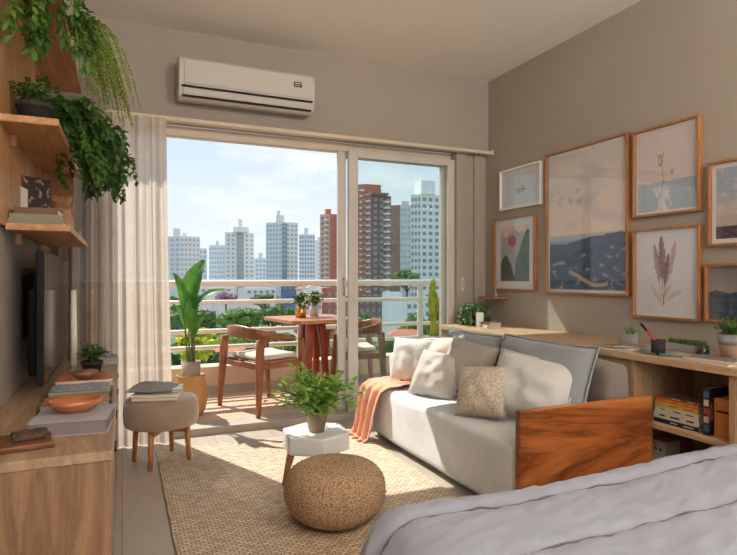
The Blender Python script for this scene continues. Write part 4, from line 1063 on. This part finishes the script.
b = NB(); tube(b, [(0,0,.0305),(.001,0,.2),(-.001,.001,.34),(0,0,.445)], [.017,.0165,.0155,.013], 16); obj('wax', b, M['candle'], r, smooth=True)
b = NB(); tube(b, [(0,0,.446),(.001,0,.456)], .001, 5); obj('wick', b, M['black'], r)
r = empty('potted_plant', (-.150, 3.42, z), 0, 'small bushy plant in a dark pot on the console', 'plant')
pot(r, .05, .042, .06, M['dark']); bushy(r, (0,0,.05), .10, .115, 300, M['leafB'], .030, 51, .4, .4, nst=20)
r = empty('keepsake_box', (-.080, 3.74, z), R(4), 'flat grey box at the far end of the console', 'box'); obj('body', bx(-.055,.055,-.09,.09,0,.028), M['potgrey'], r, bevel=.002); obj('lid', bx(-.057,.057,-.092,.092,.0285,.040), M['potgrey'], r, bevel=.002)

# ------------------------------------------------------------ things on the ledge
z = .7334
r = empty('white_box', (2.74, 3.935, z), R(-30), 'small white box standing beside the trailing succulent', 'box')
obj('body', bx(-.03,.03,-.04,.04,0,.10), M['white'], r, bevel=.003); obj('lid', bx(-.031,.031,-.041,.041,.1005,.112), M['white'], r, bevel=.002)
book('book', (2.76, 3.80, z), .12, .16, .022, R(-20), c_wh, 'cream book at the bottom of the two by the white box', group='books at the window end of the ledge')
book('book', (2.76, 3.80, z+.0225), .11, .15, .020, R(-8), c_br, 'tan book on top of the cream book by the white box', group='books at the window end of the ledge')
mg = 'magazines on the ledge'
booklet('magazine', (2.62, 2.395, z), .19, .25, .006, R(12), pat((90, 104, 84), (180, 176, 160), (60, 60, 60), 5), None, 'green and cream magazine lying at the sofa end of the ledge', 'magazine', mg)
booklet('magazine', (2.66, 2.36, z+.0065), .18, .23, .006, R(-16), pat((60, 64, 70), (150, 150, 120), (196, 176, 60), 6), None, 'dark magazine fanned over the green and cream one', 'magazine', mg)
booklet('magazine', (2.66, 2.32, z+.0130), .12, .16, .006, R(20), pat((64, 110, 100), (190, 190, 170), (200, 60, 50), 8), None, 'smaller teal magazine on top of the fanned pair', 'magazine', mg)
r = empty('saucer', (2.615, 2.125, z), 0, 'grey oval saucer under the dark brush cup', 'plate'); b = NB(); lathe(b, [(0,0),(.06,0),(.085,.008),(.083,.010),(.055,.004),(0,.004)], 32, sx=.8, sy=1.15); obj('body', b, M['potgrey'], r, smooth=True)
r = empty('brush_cup', (2.625, 2.13, z+.0045), 0, 'dark grey cylindrical cup on the oval saucer', 'cup'); b = NB(); lathe(b, [(0,0),(.034,0),(.036,.07),(.032,.07),(.030,.006),(0,.006)], 28); obj('body', b, M['dark'], r, smooth=False)
r = empty('paint_brush', (2.625, 2.13, z+.012), 0, 'brush with a red-orange handle leaning in the dark cup', 'brush')
b = NB(); tube(b, [(.008,-.012,0),(-.012,.022,.07),(-.022,.05,.105)], [.004,.007,.006], 10); obj('handle', b, c_rd, r, smooth=True)
b = NB(); tube(b, [(-.0222,.0506,.1056),(-.034,.082,.145)], [.005,.007], 10); obj('bristles', b, M['black'], r, smooth=True)
r = empty('pen', (2.58, 2.01, z), R(30), 'dark green pen lying flat on the ledge', 'pen'); b = NB(); tube(b, [(0,-.065,.008),(0,.06,.008)], .0075, 12); obj('barrel', b, c_tq, r, smooth=True); b = NB(); tube(b, [(0,.0605,.008),(0,.078,.008)], [.0075,.002], 12); obj('tip', b, M['black'], r)
booklet('magazine', (2.625, 1.80, z), .17, .25, .008, R(-6), pat((196, 150, 80), (210, 196, 170), (60, 56, 56), 11), None, 'cream and ochre magazine at the near end of the ledge, bottom one', 'magazine', mg)
booklet('magazine', (2.635, 1.81, z+.0085), .165, .24, .008, R(5), pat((70, 92, 110), (170, 180, 186), (196, 120, 50), 12), None, 'blue-grey magazine on top at the near end of the ledge', 'magazine', mg)

# niche: stack of books, upright book, wooden block
z = .3853; bg_ = 'stacked books in the bookcase'
for k, (cm, t_, w_, d_, dy, lab) in enumerate(((c_bk, .022, .17, .25, 0, 'black book at the bottom of the bookcase stack'), (c_wh, .034, .165, .25, .004, 'thick white book second from the bottom of the bookcase stack'), (c_wh, .026, .16, .245, 0, 'white book with dark lettering third in the bookcase stack'), (c_yl, .022, .155, .24, .006, 'ochre yellow book fourth in the bookcase stack'), (c_or, .020, .15, .24, .0, 'orange book fifth in the bookcase stack'), (c_br, .012, .145, .22, -.006, 'thin brown book on top of the bookcase stack'))):
    book('book', (2.655, 1.985+dy, z), w_, d_, t_, R([0,1,-1,1.5,-1,2][k]), cm, lab, group=bg_, cols=[c_wh, c_bk, c_bl, c_rd, c_yl, c_wh][k]); z += t_+.0004
r = empty('upright_book', (2.64, 1.812, .3853), 0, 'glossy dark book standing upright beside the stack', 'book')
b = NB(); box(b, -.08, .08, -.0165, -.0145, 0, .225); box(b, -.08, .08, .0145, .0165, 0, .225); box(b, -.082, -.08, -.0165, .0165, 0, .225); obj('cover', b, c_bk, r)
obj('pages', bx(-.0795, .074, -.0142, .0142, .003, .222), M['pagem'], r)
for k in range(5): obj('spine_label', bx(-.0832, -.0821, -.012, .012, .02+.04*k, .05+.04*k), [c_bl, c_wh, c_rd, c_wh, c_bl][k], r)
b = NB()
for k in range(3): tube(b, [(-.04+.05*cos(q*.3)*(.5+.25*k), -.0172, .08+.09*sin(q*.3)*(.4+.25*k)) for q in range(0, 12)], .0016, 5)
obj('cover_drawing', b, c_or, r)
r = empty('wooden_block', (2.63, 1.738, .3853), 0, 'honey-coloured wooden box with a dark slot at the near end of the bookcase shelf', 'box')
b = NB(); box(b, -.06, .06, -.045, .045, 0, .150); obj('body', b, M['legw'], r, bevel=.003); obj('lid', bx(-.06,.06,-.045,.045,.1505,.185), M['legw'], r, bevel=.003); obj('slot', bx(-.0605,-.060,-.03,.03,.120,.130), M['black'], r)
r = empty('power_outlet', (2.70, 2.16, .10), 0, 'white socket box with two round holes under the bookcase shelf', 'outlet')
obj('plate', bx(-.05, .07, -.05, .025, -.069, .16), M['acw'], r, bevel=.003)
for k in range(2):
    b = NB(); cyl(b, (-.0505, -.027+.03*k, .115), (-.0525, -.027+.03*k, .115), .007, n=14); obj('socket_hole', b, M['black'], r)
def crumple():
    b = NB(); bmesh.ops.create_icosphere(b, subdivisions=4, radius=.06)
    for v in b.verts: v.co = Vector((v.co.x*1.0, v.co.y*1.3, v.co.z*.8)) + v.co.normalized()*(abs(nz(v.co, 18, .03))+nz(v.co, 40, .008))
    zz = min(v.co.z for v in b.verts)
    for v in b.verts: v.co.z -= zz
    o = obj('paper_wrap', b, M['paper'], loc=(2.67, 1.98, .0302)); pr(o, 'crumpled pale paper on the lowest level of the bookcase', 'paper')
crumple()
r = empty('storage_basket', (2.68, 1.79, .0303), 0, 'honey wood crate on the lowest level of the bookcase', 'crate')
b = NB(); box(b, -.12, .12, -.09, .09, 0, .01); box(b, -.12, -.11, -.09, .09, .01, .2); box(b, .11, .12, -.09, .09, .01, .2); box(b, -.11, .11, -.09, -.08, .01, .2); box(b, -.11, .11, .08, .09, .01, .2); obj('body', b, M['legw'], r)

# ------------------------------------------------------------ balcony furniture
def chair(loc, rz, label):
    r = empty('balcony_armchair', loc, rz, label, 'chair', 'wooden armchairs on the balcony')
    sh = .405
    for (sx, sy, tx, ty, th_) in ((-.25,-.30,-.215,-.275,.60),(-.25,.30,-.215,.275,.60),(.24,-.29,.185,-.265,.59),(.24,.29,.185,.265,.59)):
        b = NB(); rings = []
        for q in range(9):
            t_ = q/8; z = t_*th_; x = sx+(tx-sx)*t_; y = sy+(ty-sy)*t_; k = (.017+.014*min(1, t_*1.5)) if sx < 0 else (.015+.010*min(1, t_*1.6)*(1 if t_ < .75 else .85))
            rings.append([b.verts.new((x+k*cx_, y+k*.8*cy_, z)) for cx_, cy_ in ((1,.6),(.6,1),(-.6,1),(-1,.6),(-1,-.6),(-.6,-1),(.6,-1),(1,-.6))])
        skin(b, rings); obj('leg', b, M['chair'], r)
    b = NB()
    box(b, -.20, .185, -.268, -.232, sh-.045, sh-.002); box(b, -.20, .185, .232, .268, sh-.045, sh-.002); box(b, .15, .19, -.23, .23, sh-.045, sh-.002); box(b, -.235, -.20, -.23, .23, sh-.045, sh-.002)
    obj('seat_frame', b, M['chair'], r, bevel=.005)
    b = NB(); softbox(b, -.198, .20, -.262, .262, sh-.001, sh+.012, .006, 10); obj('seat', b, M['chair'], r, smooth=True)
    b = NB(); softbox(b, -.19, .185, -.215, .215, sh+.0125, sh+.062, .024, 14, lambda p, n: p+n*nz(p, 7, .010) if p.z > sh+.03 else p); obj('seat_cushion', b, M['cushw'], r, smooth=True)
    # bent back rail that sweeps into the arms
    b = NB(); rings = []
    P_ = []
    for q in range(25):
        a = -1.0+2.0*q/24; y = .285*sin(a*pi/2*1.02)*(1 if abs(a) < .98 else 1); x = -.255+.36*abs(a)**3.1; P_.append((x, y, a))
    for (x, y, a) in P_:
        hgt = .10*(1-.70*abs(a)**2.2); th_ = .026+.014*abs(a)**3; z = .655-.052*abs(a)**1.8
        nx_, ny_ = (-cos(a*1.25), sin(a*1.25)) if True else (0, 0)
        tt = [(th_/2, hgt/2*.7), (th_/2*.6, hgt/2), (-th_/2*.6, hgt/2), (-th_/2, hgt/2*.7), (-th_/2, -hgt/2*.7), (-th_/2*.6, -hgt/2), (th_/2*.6, -hgt/2), (th_/2, -hgt/2*.7)]
        rings.append([b.verts.new((x+nx_*p, y+ny_*p, z+q)) for p, q in tt])
    skin(b, rings); bmesh.ops.recalc_face_normals(b, faces=b.faces[:]); obj('back_rail', b, M['chair'], r)
    return r
chair((1.10, 4.70, FZ), R(20), 'reddish wooden armchair with its back to the tall plant, left of the balcony table')
chair((1.97, 4.88, FZ), R(168), 'reddish wooden armchair behind the door glass, right of the balcony table')
r = empty('balcony_table', (1.56, 4.80, FZ), R(10), 'square reddish wooden table between the two balcony armchairs', 'table')
b = NB(); h_ = .34; c_ = .05; prism(b, [(-h_+c_,-h_),(h_-c_,-h_),(h_,-h_+c_),(h_,h_-c_),(h_-c_,h_),(-h_+c_,h_),(-h_,h_-c_),(-h_,-h_+c_)], .705, .735); obj('tabletop', b, M['table'], r, bevel=.004)
for (sx, sy) in ((-1,-1),(1,-1),(1,1),(-1,1)):
    b = NB(); skin(b, [[b.verts.new((sx*x+k*p, sy*x+k*q, z)) for p, q in ((1,1),(-1,1),(-1,-1),(1,-1))] for (x, k, z) in ((.10,.017,0),(.07,.026,.5),(.05,.034,.704))]); bmesh.ops.recalc_face_normals(b, faces=b.faces[:]); obj('leg', b, M['red'], r, bevel=.003)
def bloomvase(loc, label, m, rr, hh, seed, nf, bouquet=True):
    r = empty('flower_vase', loc, 0, label, 'vase', 'vases on the balcony table')
    b = NB(); prof = [(0,0),(rr*.88,0),(rr,hh),(rr*.93,hh),(rr*.82,.006),(0,.006)]; lathe(b, prof, 40)
    for v in b.verts:
        a = math.atan2(v.co.y, v.co.x); k = 1+.035*cos(20*a); v.co.x *= k; v.co.y *= k
    obj('vase', b, m, r)
    rnd = random.Random(seed); bl = NB(); bs = NB()
    for k in range(26):
        a = rnd.uniform(0, 2*pi); e_ = Vector((.085*cos(a)*rnd.random(), .085*sin(a)*rnd.random(), hh+rnd.uniform(.02,.10))); tube(bs, [(0,0,hh*.5), e_*.6+Vector((0,0,.03)), e_], .0013, 4)
        for q in range(4): leaf(bl, e_+rv(rnd,.014), rv(rnd,1)+Vector((0,0,.4)), Vector((0,0,1)), .05, .026, .2, .3)
    obj('stems', bs, M['stem'], r); obj('foliage', bl, M['leafB'], r)
    for k in range(nf):
        a = rnd.uniform(0, 2*pi); c_ = Vector((.07*cos(a)-.02, .06*sin(a)-.03, hh+rnd.uniform(.06,.15))); b = NB()
        for q in range(9): leaf(b, c_, Vector((cos(q*.7), sin(q*.7), .5+.1*(q%3))), Vector((0,0,1)), .046, .040, .3, .1)
        obj('flower', b, M['petal'], r)
bloomvase((1.45, 4.80, FZ+.7355), 'ribbed gold cup with greenery and white flowers on the balcony table', M['gold'], .05, .10, 3, 4)
bloomvase((1.60, 4.88, FZ+.7355), 'pale vase of white blossom behind the gold cup', M['acw'], .04, .11, 6, 9)

# ------------------------------------------------------------ the city beyond
GZ = -14.0
def ground_mat():
    m, t, b = newmat('city_ground'); v = coords(t); n = noise_(t, v, .05, 6, .7); o = ramp(t, n, [rgb(70, 92, 56), rgb(150, 150, 140), rgb(96, 112, 76)], [.35, .5, .65]); t.links.new(o, b.inputs['Base Color']); b.inputs['Roughness'].default_value = 1; return m
struct('floor_outside', bx(-900, 1600, 7, 1800, GZ-.5, GZ), ground_mat())
def far(px, dist):
    """point on the ground plane at a given view depth, seen at column px"""
    r = (px-368.5)*dist/F; return Vector((r*ct+dist*st, -r*st+dist*ct, 0))
def topz(py, dist): return CH-(py-277.5)*dist/F
wm_dark = plain('window_dark', rgb(138, 148, 160), .3, .1); wm_mid = plain('window_grey', rgb(172, 182, 194), .4, .1); wm_brown = plain('window_brown', rgb(150, 132, 126), .3, .1)
balm = plain('balcony_white', rgb(226, 218, 210), .7, .05)
unit = {}; USED = []
def unitmesh(key, m):
    if key not in unit:
        b = NB(); box(b, -.5, .5, -.5, .5, -.5, .5); me = bpy.data.meshes.new('window'); b.to_mesh(me); b.free(); me.materials.append(m); unit[key] = me
    return unit[key]
def inst(name, key, m, parent, loc, rz, sc):
    o = bpy.data.objects.new(name, unitmesh(key, m)); C.objects.link(o); o.parent = parent; o.location = loc; o.rotation_euler = (0,0,rz); o.scale = sc; return o
def tower(px0, pxm, px1, py, dist, cl, cr_, label, wl=None, wr=None, slant=.35, roof=None, wm=None, group='city towers', bal=False, ledges=None, name='apartment_tower', base=None, band=None):
    Cn = far(pxm, dist); Lp = far(px0, dist+slant*(pxm-px0)*dist/F); Rp = far(px1, dist+slant*(px1-pxm)*dist/F); Bk = Lp+Rp-Cn
    if (Bk-Cn).length < 1: Bk = Bk
    zt = topz(py, dist); base = GZ if base is None else base; org = Vector((Cn.x, Cn.y, base)); hh = zt-base
    r = empty(name, org, 0, label, 'building', group)
    haze_k = .06 if min(cl) < 110 or min(cr_) < 110 else .66
    add_haze = lambda c: tuple(q+(246-q)*haze_k for q in c)  # facade colours blended towards white, distance haze put into the colour
    cl_, crr = plain('facade', rgb(*add_haze(cl)), .85, .05, .2), plain('facade', rgb(*add_haze(cr_)), .85, .05, .2); USED.append((Cn+(Bk-Cn)*.5, (Bk-Cn).length*.5+7))
    if pxm-px0 < 1: Lp = Cn+(Vector((-st, ct, 0)) if True else 0)*0+Vector((st, ct, 0))*((px1-pxm)*dist/F*.7); Bk = Lp+Rp-Cn
    b = NB(); P_ = [Cn-Cn, Rp-Cn, Bk-Cn, Lp-Cn]
    lo = [b.verts.new((p.x, p.y, 0)) for p in P_]; hi = [b.verts.new((p.x, p.y, hh)) for p in P_]
    b.faces.new(hi); b.faces.new(lo[::-1])
    for i in range(4):
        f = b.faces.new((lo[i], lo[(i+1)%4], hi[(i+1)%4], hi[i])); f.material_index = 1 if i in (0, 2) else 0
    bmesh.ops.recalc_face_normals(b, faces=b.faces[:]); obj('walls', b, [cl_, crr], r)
    cen = (P_[0]+P_[2])/2
    for k, (wq, A, B_) in enumerate(((wl, Lp-Cn, Vector((0,0,0))), (wr, Vector((0,0,0)), Rp-Cn))):
        if not wq: continue
        cols, rows, y1 = wq; L_ = (B_-A).length; rz = atan2((B_-A).y, (B_-A).x); zlo = topz(y1, dist)-base; sp = (hh-zlo)/(rows+.5)
        nn = Vector((sin(rz), -cos(rz), 0))
        for i in range(cols):
            for j in range(rows):
                f = (i+.5)/cols; p = A+(B_-A)*f + nn*.02; zc = hh-sp*(j+.75)
                inst('window', 'w'+str(id(wm)), wm or wm_dark, r, (p.x, p.y, zc), rz, (L_/cols*.5, .35, sp*.5))
        if bal and k in bal:
            for j in range(rows):
                f = .72; p = A+(B_-A)*f+nn*.6; inst('balcony', 'bal', balm, r, (p.x, p.y, hh-sp*(j+1.08)), rz, (L_*.30, 1.2, sp*.26))
    if band:
        f0, f1, bc = band; A, B_ = Vector((0,0,0)), Rp-Cn; p = A+(B_-A)*((f0+f1)/2); rz = atan2(B_.y, B_.x); L_ = B_.length*(f1-f0)
        b = NB(); box(b, -L_/2, L_/2, -.35, .35, 0, hh*.985); obj('stair_bay', b, plain('bay', rgb(*bc), .8, .05, .3), r, loc=(p.x, p.y, 0), rot=(0,0,rz))
        for j in range(10): inst('window', 'w'+str(id(wm)), wm or wm_dark, r, (p.x+sin(rz)*.36, p.y-cos(rz)*.36, hh*.95-j*hh*.055), rz, (L_*.7, .3, hh*.026))
    if roof:
        for (fr, fx, hh2) in roof:
            wr_ = (Rp-Cn).length*fr; b = NB(); rz = atan2((Rp-Cn).y, (Rp-Cn).x); box(b, -wr_/2, wr_/2, -wr_/2, wr_/2, 0, hh2*dist/F)
            q = (P_[0]*(1-fx)+P_[1]*fx)*.5+(P_[3]*(1-fx)+P_[2]*fx)*.5; obj('roof_block', b, crr, r, loc=(q.x, q.y, hh+.002), rot=(0,0,rz))
    return r
T = tower
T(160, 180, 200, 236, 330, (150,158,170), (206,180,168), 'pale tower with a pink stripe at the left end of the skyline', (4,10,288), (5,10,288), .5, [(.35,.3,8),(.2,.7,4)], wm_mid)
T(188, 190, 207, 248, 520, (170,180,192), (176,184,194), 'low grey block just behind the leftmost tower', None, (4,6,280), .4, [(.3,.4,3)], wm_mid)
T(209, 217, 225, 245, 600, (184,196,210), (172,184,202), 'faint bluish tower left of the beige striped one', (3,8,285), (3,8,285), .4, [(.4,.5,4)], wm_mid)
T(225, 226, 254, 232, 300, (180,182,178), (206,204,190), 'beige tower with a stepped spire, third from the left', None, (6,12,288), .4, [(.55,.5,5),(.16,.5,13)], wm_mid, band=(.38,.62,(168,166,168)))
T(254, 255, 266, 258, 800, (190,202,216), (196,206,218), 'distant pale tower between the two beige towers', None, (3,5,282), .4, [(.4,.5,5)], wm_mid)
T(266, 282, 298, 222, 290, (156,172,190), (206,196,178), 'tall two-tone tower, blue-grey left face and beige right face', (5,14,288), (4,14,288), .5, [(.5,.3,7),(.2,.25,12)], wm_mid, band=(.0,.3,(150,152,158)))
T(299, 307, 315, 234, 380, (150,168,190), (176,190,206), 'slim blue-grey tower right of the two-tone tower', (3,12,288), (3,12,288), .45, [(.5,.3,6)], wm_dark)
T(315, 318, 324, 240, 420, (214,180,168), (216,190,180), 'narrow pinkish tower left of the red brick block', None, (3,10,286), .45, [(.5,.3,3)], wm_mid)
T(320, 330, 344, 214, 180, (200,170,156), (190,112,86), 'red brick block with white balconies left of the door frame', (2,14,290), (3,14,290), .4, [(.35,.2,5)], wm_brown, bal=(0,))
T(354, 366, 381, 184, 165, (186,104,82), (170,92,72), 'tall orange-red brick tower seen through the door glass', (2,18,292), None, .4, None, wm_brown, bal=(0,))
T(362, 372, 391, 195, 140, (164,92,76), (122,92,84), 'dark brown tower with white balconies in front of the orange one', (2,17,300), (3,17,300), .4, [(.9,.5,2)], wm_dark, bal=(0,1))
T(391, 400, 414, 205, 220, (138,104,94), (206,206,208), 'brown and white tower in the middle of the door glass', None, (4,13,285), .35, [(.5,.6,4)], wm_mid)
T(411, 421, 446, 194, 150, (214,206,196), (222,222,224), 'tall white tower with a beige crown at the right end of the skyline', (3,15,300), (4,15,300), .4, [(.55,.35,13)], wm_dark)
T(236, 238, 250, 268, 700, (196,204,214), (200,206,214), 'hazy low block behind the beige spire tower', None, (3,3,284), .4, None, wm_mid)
# low buildings among the trees
gl = 'low buildings among the trees'
def low(px0, pxm, px1, py, dist, cl, cr_, label, wr=None, base=None, **k): return tower(px0, pxm, px1, py, dist, cl, cr_, label, None, wr, .5, None, wm_dark, gl, name='low_building', base=base, **k)
low(196, 200, 232, 287, 200, (196,150,130), (216,176,150), 'low building with a pinkish wall left of the tall plant leaf, under the handrail', (5,1,294))
low(238, 246, 276, 288, 190, (176,160,150), (196,190,190), 'low grey building under the handrail behind the left armchair', (5,1,296))
low(281, 283, 297, 284, 170, (80,100,140), (90,110,150), 'small blue building left of the railing post', (3,1,292))
low(297, 300, 322, 290, 130, (180,140,116), (198,160,136), 'beige building behind the railing post', (4,3,312))
low(322, 326, 345, 288, 120, (160,92,70), (176,104,80), 'brick house behind the white flowers', (3,3,318))
low(345, 352, 382, 296, 110, (120,84,76), (136,100,92), 'dark brick house behind the right armchair', (5,3,325))
low(382, 386, 402, 292, 82, (224,222,220), (232,230,228), 'narrow white building under the railing in the door glass', None)
low(402, 406, 424, 300, 90, (190,180,176), (206,196,190), 'pale house right of the narrow white building', (3,3,330))
low(418, 424, 452, 290, 120, (200,196,190), (214,210,206), 'pale block behind the balcony cactus', (4,3,320))
low(212, 214, 262, 299, 150, (196,170,166), (206,180,176), 'long mauve building above the round tree', (7,1,303))
def roofhouse(px0, px1, py, dist, label):
    A = far(px0, dist); B_ = far(px1, dist); USED.append(((A+B_)/2, 9)); z = topz(py, dist); w_ = (B_-A).length; r = empty('tiled_house', (A.x, A.y, GZ), 0, label, 'building', 'tiled houses below the balcony'); u = (B_-A).normalized(); v = Vector((-u.y, u.x, 0)); d_ = w_*.7; hh = z-GZ
    b = NB()
    def q(a, c, zz): p = u*a+v*c; return b.verts.new((p.x, p.y, zz))
    l_ = [q(0,0,0), q(w_,0,0), q(w_,d_,0), q(0,d_,0)]; h2 = [q(0,0,hh-w_*.18), q(w_,0,hh-w_*.18), q(w_,d_,hh-w_*.18), q(0,d_,hh-w_*.18)]
    b.faces.new(h2)
    for i in range(4): b.faces.new((l_[i], l_[(i+1)%4], h2[(i+1)%4], h2[i]))
    obj('walls', b, balm, r)
    b = NB(); e_ = .4; rr = [q(-e_,-e_,hh-w_*.18+.02), q(w_+e_,-e_,hh-w_*.18+.02), q(w_+e_,d_+e_,hh-w_*.18+.02), q(-e_,d_+e_,hh-w_*.18+.02)]; t0, t1 = q(w_*.2, d_/2, hh), q(w_*.8, d_/2, hh)
    for f in ((rr[0],rr[1],t1,t0),(rr[1],rr[2],t1),(rr[2],rr[3],t0,t1),(rr[3],rr[0],t0),(rr[3],rr[2],rr[1],rr[0])): b.faces.new(f)
    obj('roof', b, tileroof, r)
tileroof = plain('roof_tiles', rgb(190, 112, 84), .9, .2, 1.5)
roofhouse(206, 236, 346, 44, 'house with terracotta roof just beyond the left armchair')
roofhouse(236, 262, 352, 40, 'small terracotta roof low behind the left armchair seat')
roofhouse(392, 420, 330, 55, 'terracotta roofed house seen low through the door glass')

def tree(px, pyt, pyb, dist, wpx, m, label, seed, n=1500):
    P_ = far(px, dist); zt = topz(pyt, dist); zb = topz(pyb, dist); Rr = wpx/2*dist/F; Hh = (zt-zb)/2; rnd = random.Random(seed)
    USED.append((P_, Rr)); r = empty('tree', (P_.x, P_.y, GZ), 0, label, 'tree', 'trees below the balcony')
    b = NB(); lo = zb-GZ; cyl(b, (0,0,0), (0,0,lo+Hh*.6), Rr*.10, Rr*.06, 8)
    for k in range(5): a = k*1.3; cyl(b, (0,0,lo), (Rr*.5*cos(a), Rr*.5*sin(a), lo+Hh*.7), Rr*.05, Rr*.02, 6)
    obj('trunk', b, M['bark'], r)
    b = NB(); cl = []
    for k in range(16):
        a = rnd.uniform(0, 2*pi); q = rnd.random()**.5*.72; el = rnd.uniform(-.5, .75)*(1-q*.5); cl.append((Vector((Rr*q*cos(a), Rr*q*sin(a), lo+Hh+Hh*el)), rnd.uniform(.28,.42)))
    for c, s in cl:
        bb = bmesh.ops.create_icosphere(b, subdivisions=2, radius=1)['verts']
        for v in bb: d = v.co.copy(); v.co = c+Vector((d.x*Rr*s, d.y*Rr*s, d.z*Hh*s*1.1))*(.86+.5*noise.noise(d*2+c))
    ls = max(.35, Rr*.11)
    for k in range(n):
        c, s = rnd.choice(cl); d = rv(rnd).normalized(); p = c+Vector((d.x*Rr*s, d.y*Rr*s, d.z*Hh*s*1.1))*rnd.uniform(.8,1.12)
        leaf(b, p, rv(rnd), d, ls*rnd.uniform(.6,1.3), ls*.7, .2, .1, seg=2)
    obj('crown', b, m, r)
tm = [foliage('tree_leaf_'+n, rgb(*a), rgb(*c), .8, .2, .8) for n, a, c in (('deep', (62,92,48), (104,136,72)), ('mid', (84,118,54), (128,158,80)), ('light', (104,136,60), (160,182,96)), ('mauve', (150,112,130), (190,156,166)), ('yellow', (164,176,40), (216,210,80)))]
for (px, a, c, d, w_, k, lab) in (
    (240, 307, 332, 70, 52, 1, 'wide round tree in the middle of the railing gaps'), (200, 309, 334, 74, 34, 0, 'round tree at the left, level with the second rail'), (272, 303, 330, 90, 34, 0, 'dark tree right of the wide round one'), (298, 306, 336, 72, 26, 1, 'tree behind the railing post'),
    (226, 291, 305, 128, 22, 3, 'mauve flowering tree above the wide round one'), (262, 293, 308, 130, 26, 0, 'dark tree under the handrail behind the armchair'), (196, 293, 308, 120, 24, 0, 'dark tree under the handrail at the left'),
    (232, 331, 352, 52, 40, 2, 'light green tree below the wide round one'), (198, 330, 366, 24, 34, 4, 'bright yellow-green bush close to the balcony by the tall plant'), (262, 330, 356, 56, 34, 0, 'dark green tree behind the left armchair'), (284, 334, 362, 46, 30, 1, 'green tree between the armchair and the table'),
    (407, 268, 292, 130, 26, 1, 'bushy tree rising over the handrail in the door glass'), (366, 312, 345, 70, 26, 0, 'dark tree behind the right armchair back'), (412, 312, 346, 60, 30, 1, 'green tree low behind the pale house'), (436, 306, 345, 70, 24, 0, 'dark tree behind the balcony cactus'), (318, 318, 350, 64, 26, 0, 'dark tree behind the balcony table'), (342, 322, 350, 62, 24, 2, 'light green tree by the door frame'), (386, 335, 365, 48, 26, 1, 'green tree at the foot of the narrow white building'), (216, 354, 380, 30, 20, 0, 'dark shrub below the terracotta roof')):
    tree(px, a, c, d, w_, tm[k], lab, int(px*7+a))
# continuous woodland carpet further down, nobody could count its crowns
def canopy():
    b = NB(); rnd = random.Random(5)
    for k in range(420):
        d = rnd.uniform(70, 330); px = rnd.uniform(100, 520); P_ = far(px, d); s = rnd.uniform(3, 6)
        if any((P_-q).length < w_+s for q, w_ in USED): continue
        bb = bmesh.ops.create_icosphere(b, subdivisions=2, radius=1)['verts']
        for v in bb: q = v.co.copy(); v.co = Vector((P_.x, P_.y, GZ+2.0))+Vector((q.x*s, q.y*s, q.z*s*.8))*(.85+.6*noise.noise(q*2+P_*.1))
    o = obj('distant_canopy', b, tm[0]); pr(o, 'carpet of dark green treetops between the city buildings', 'trees', None, 'stuff')
canopy()
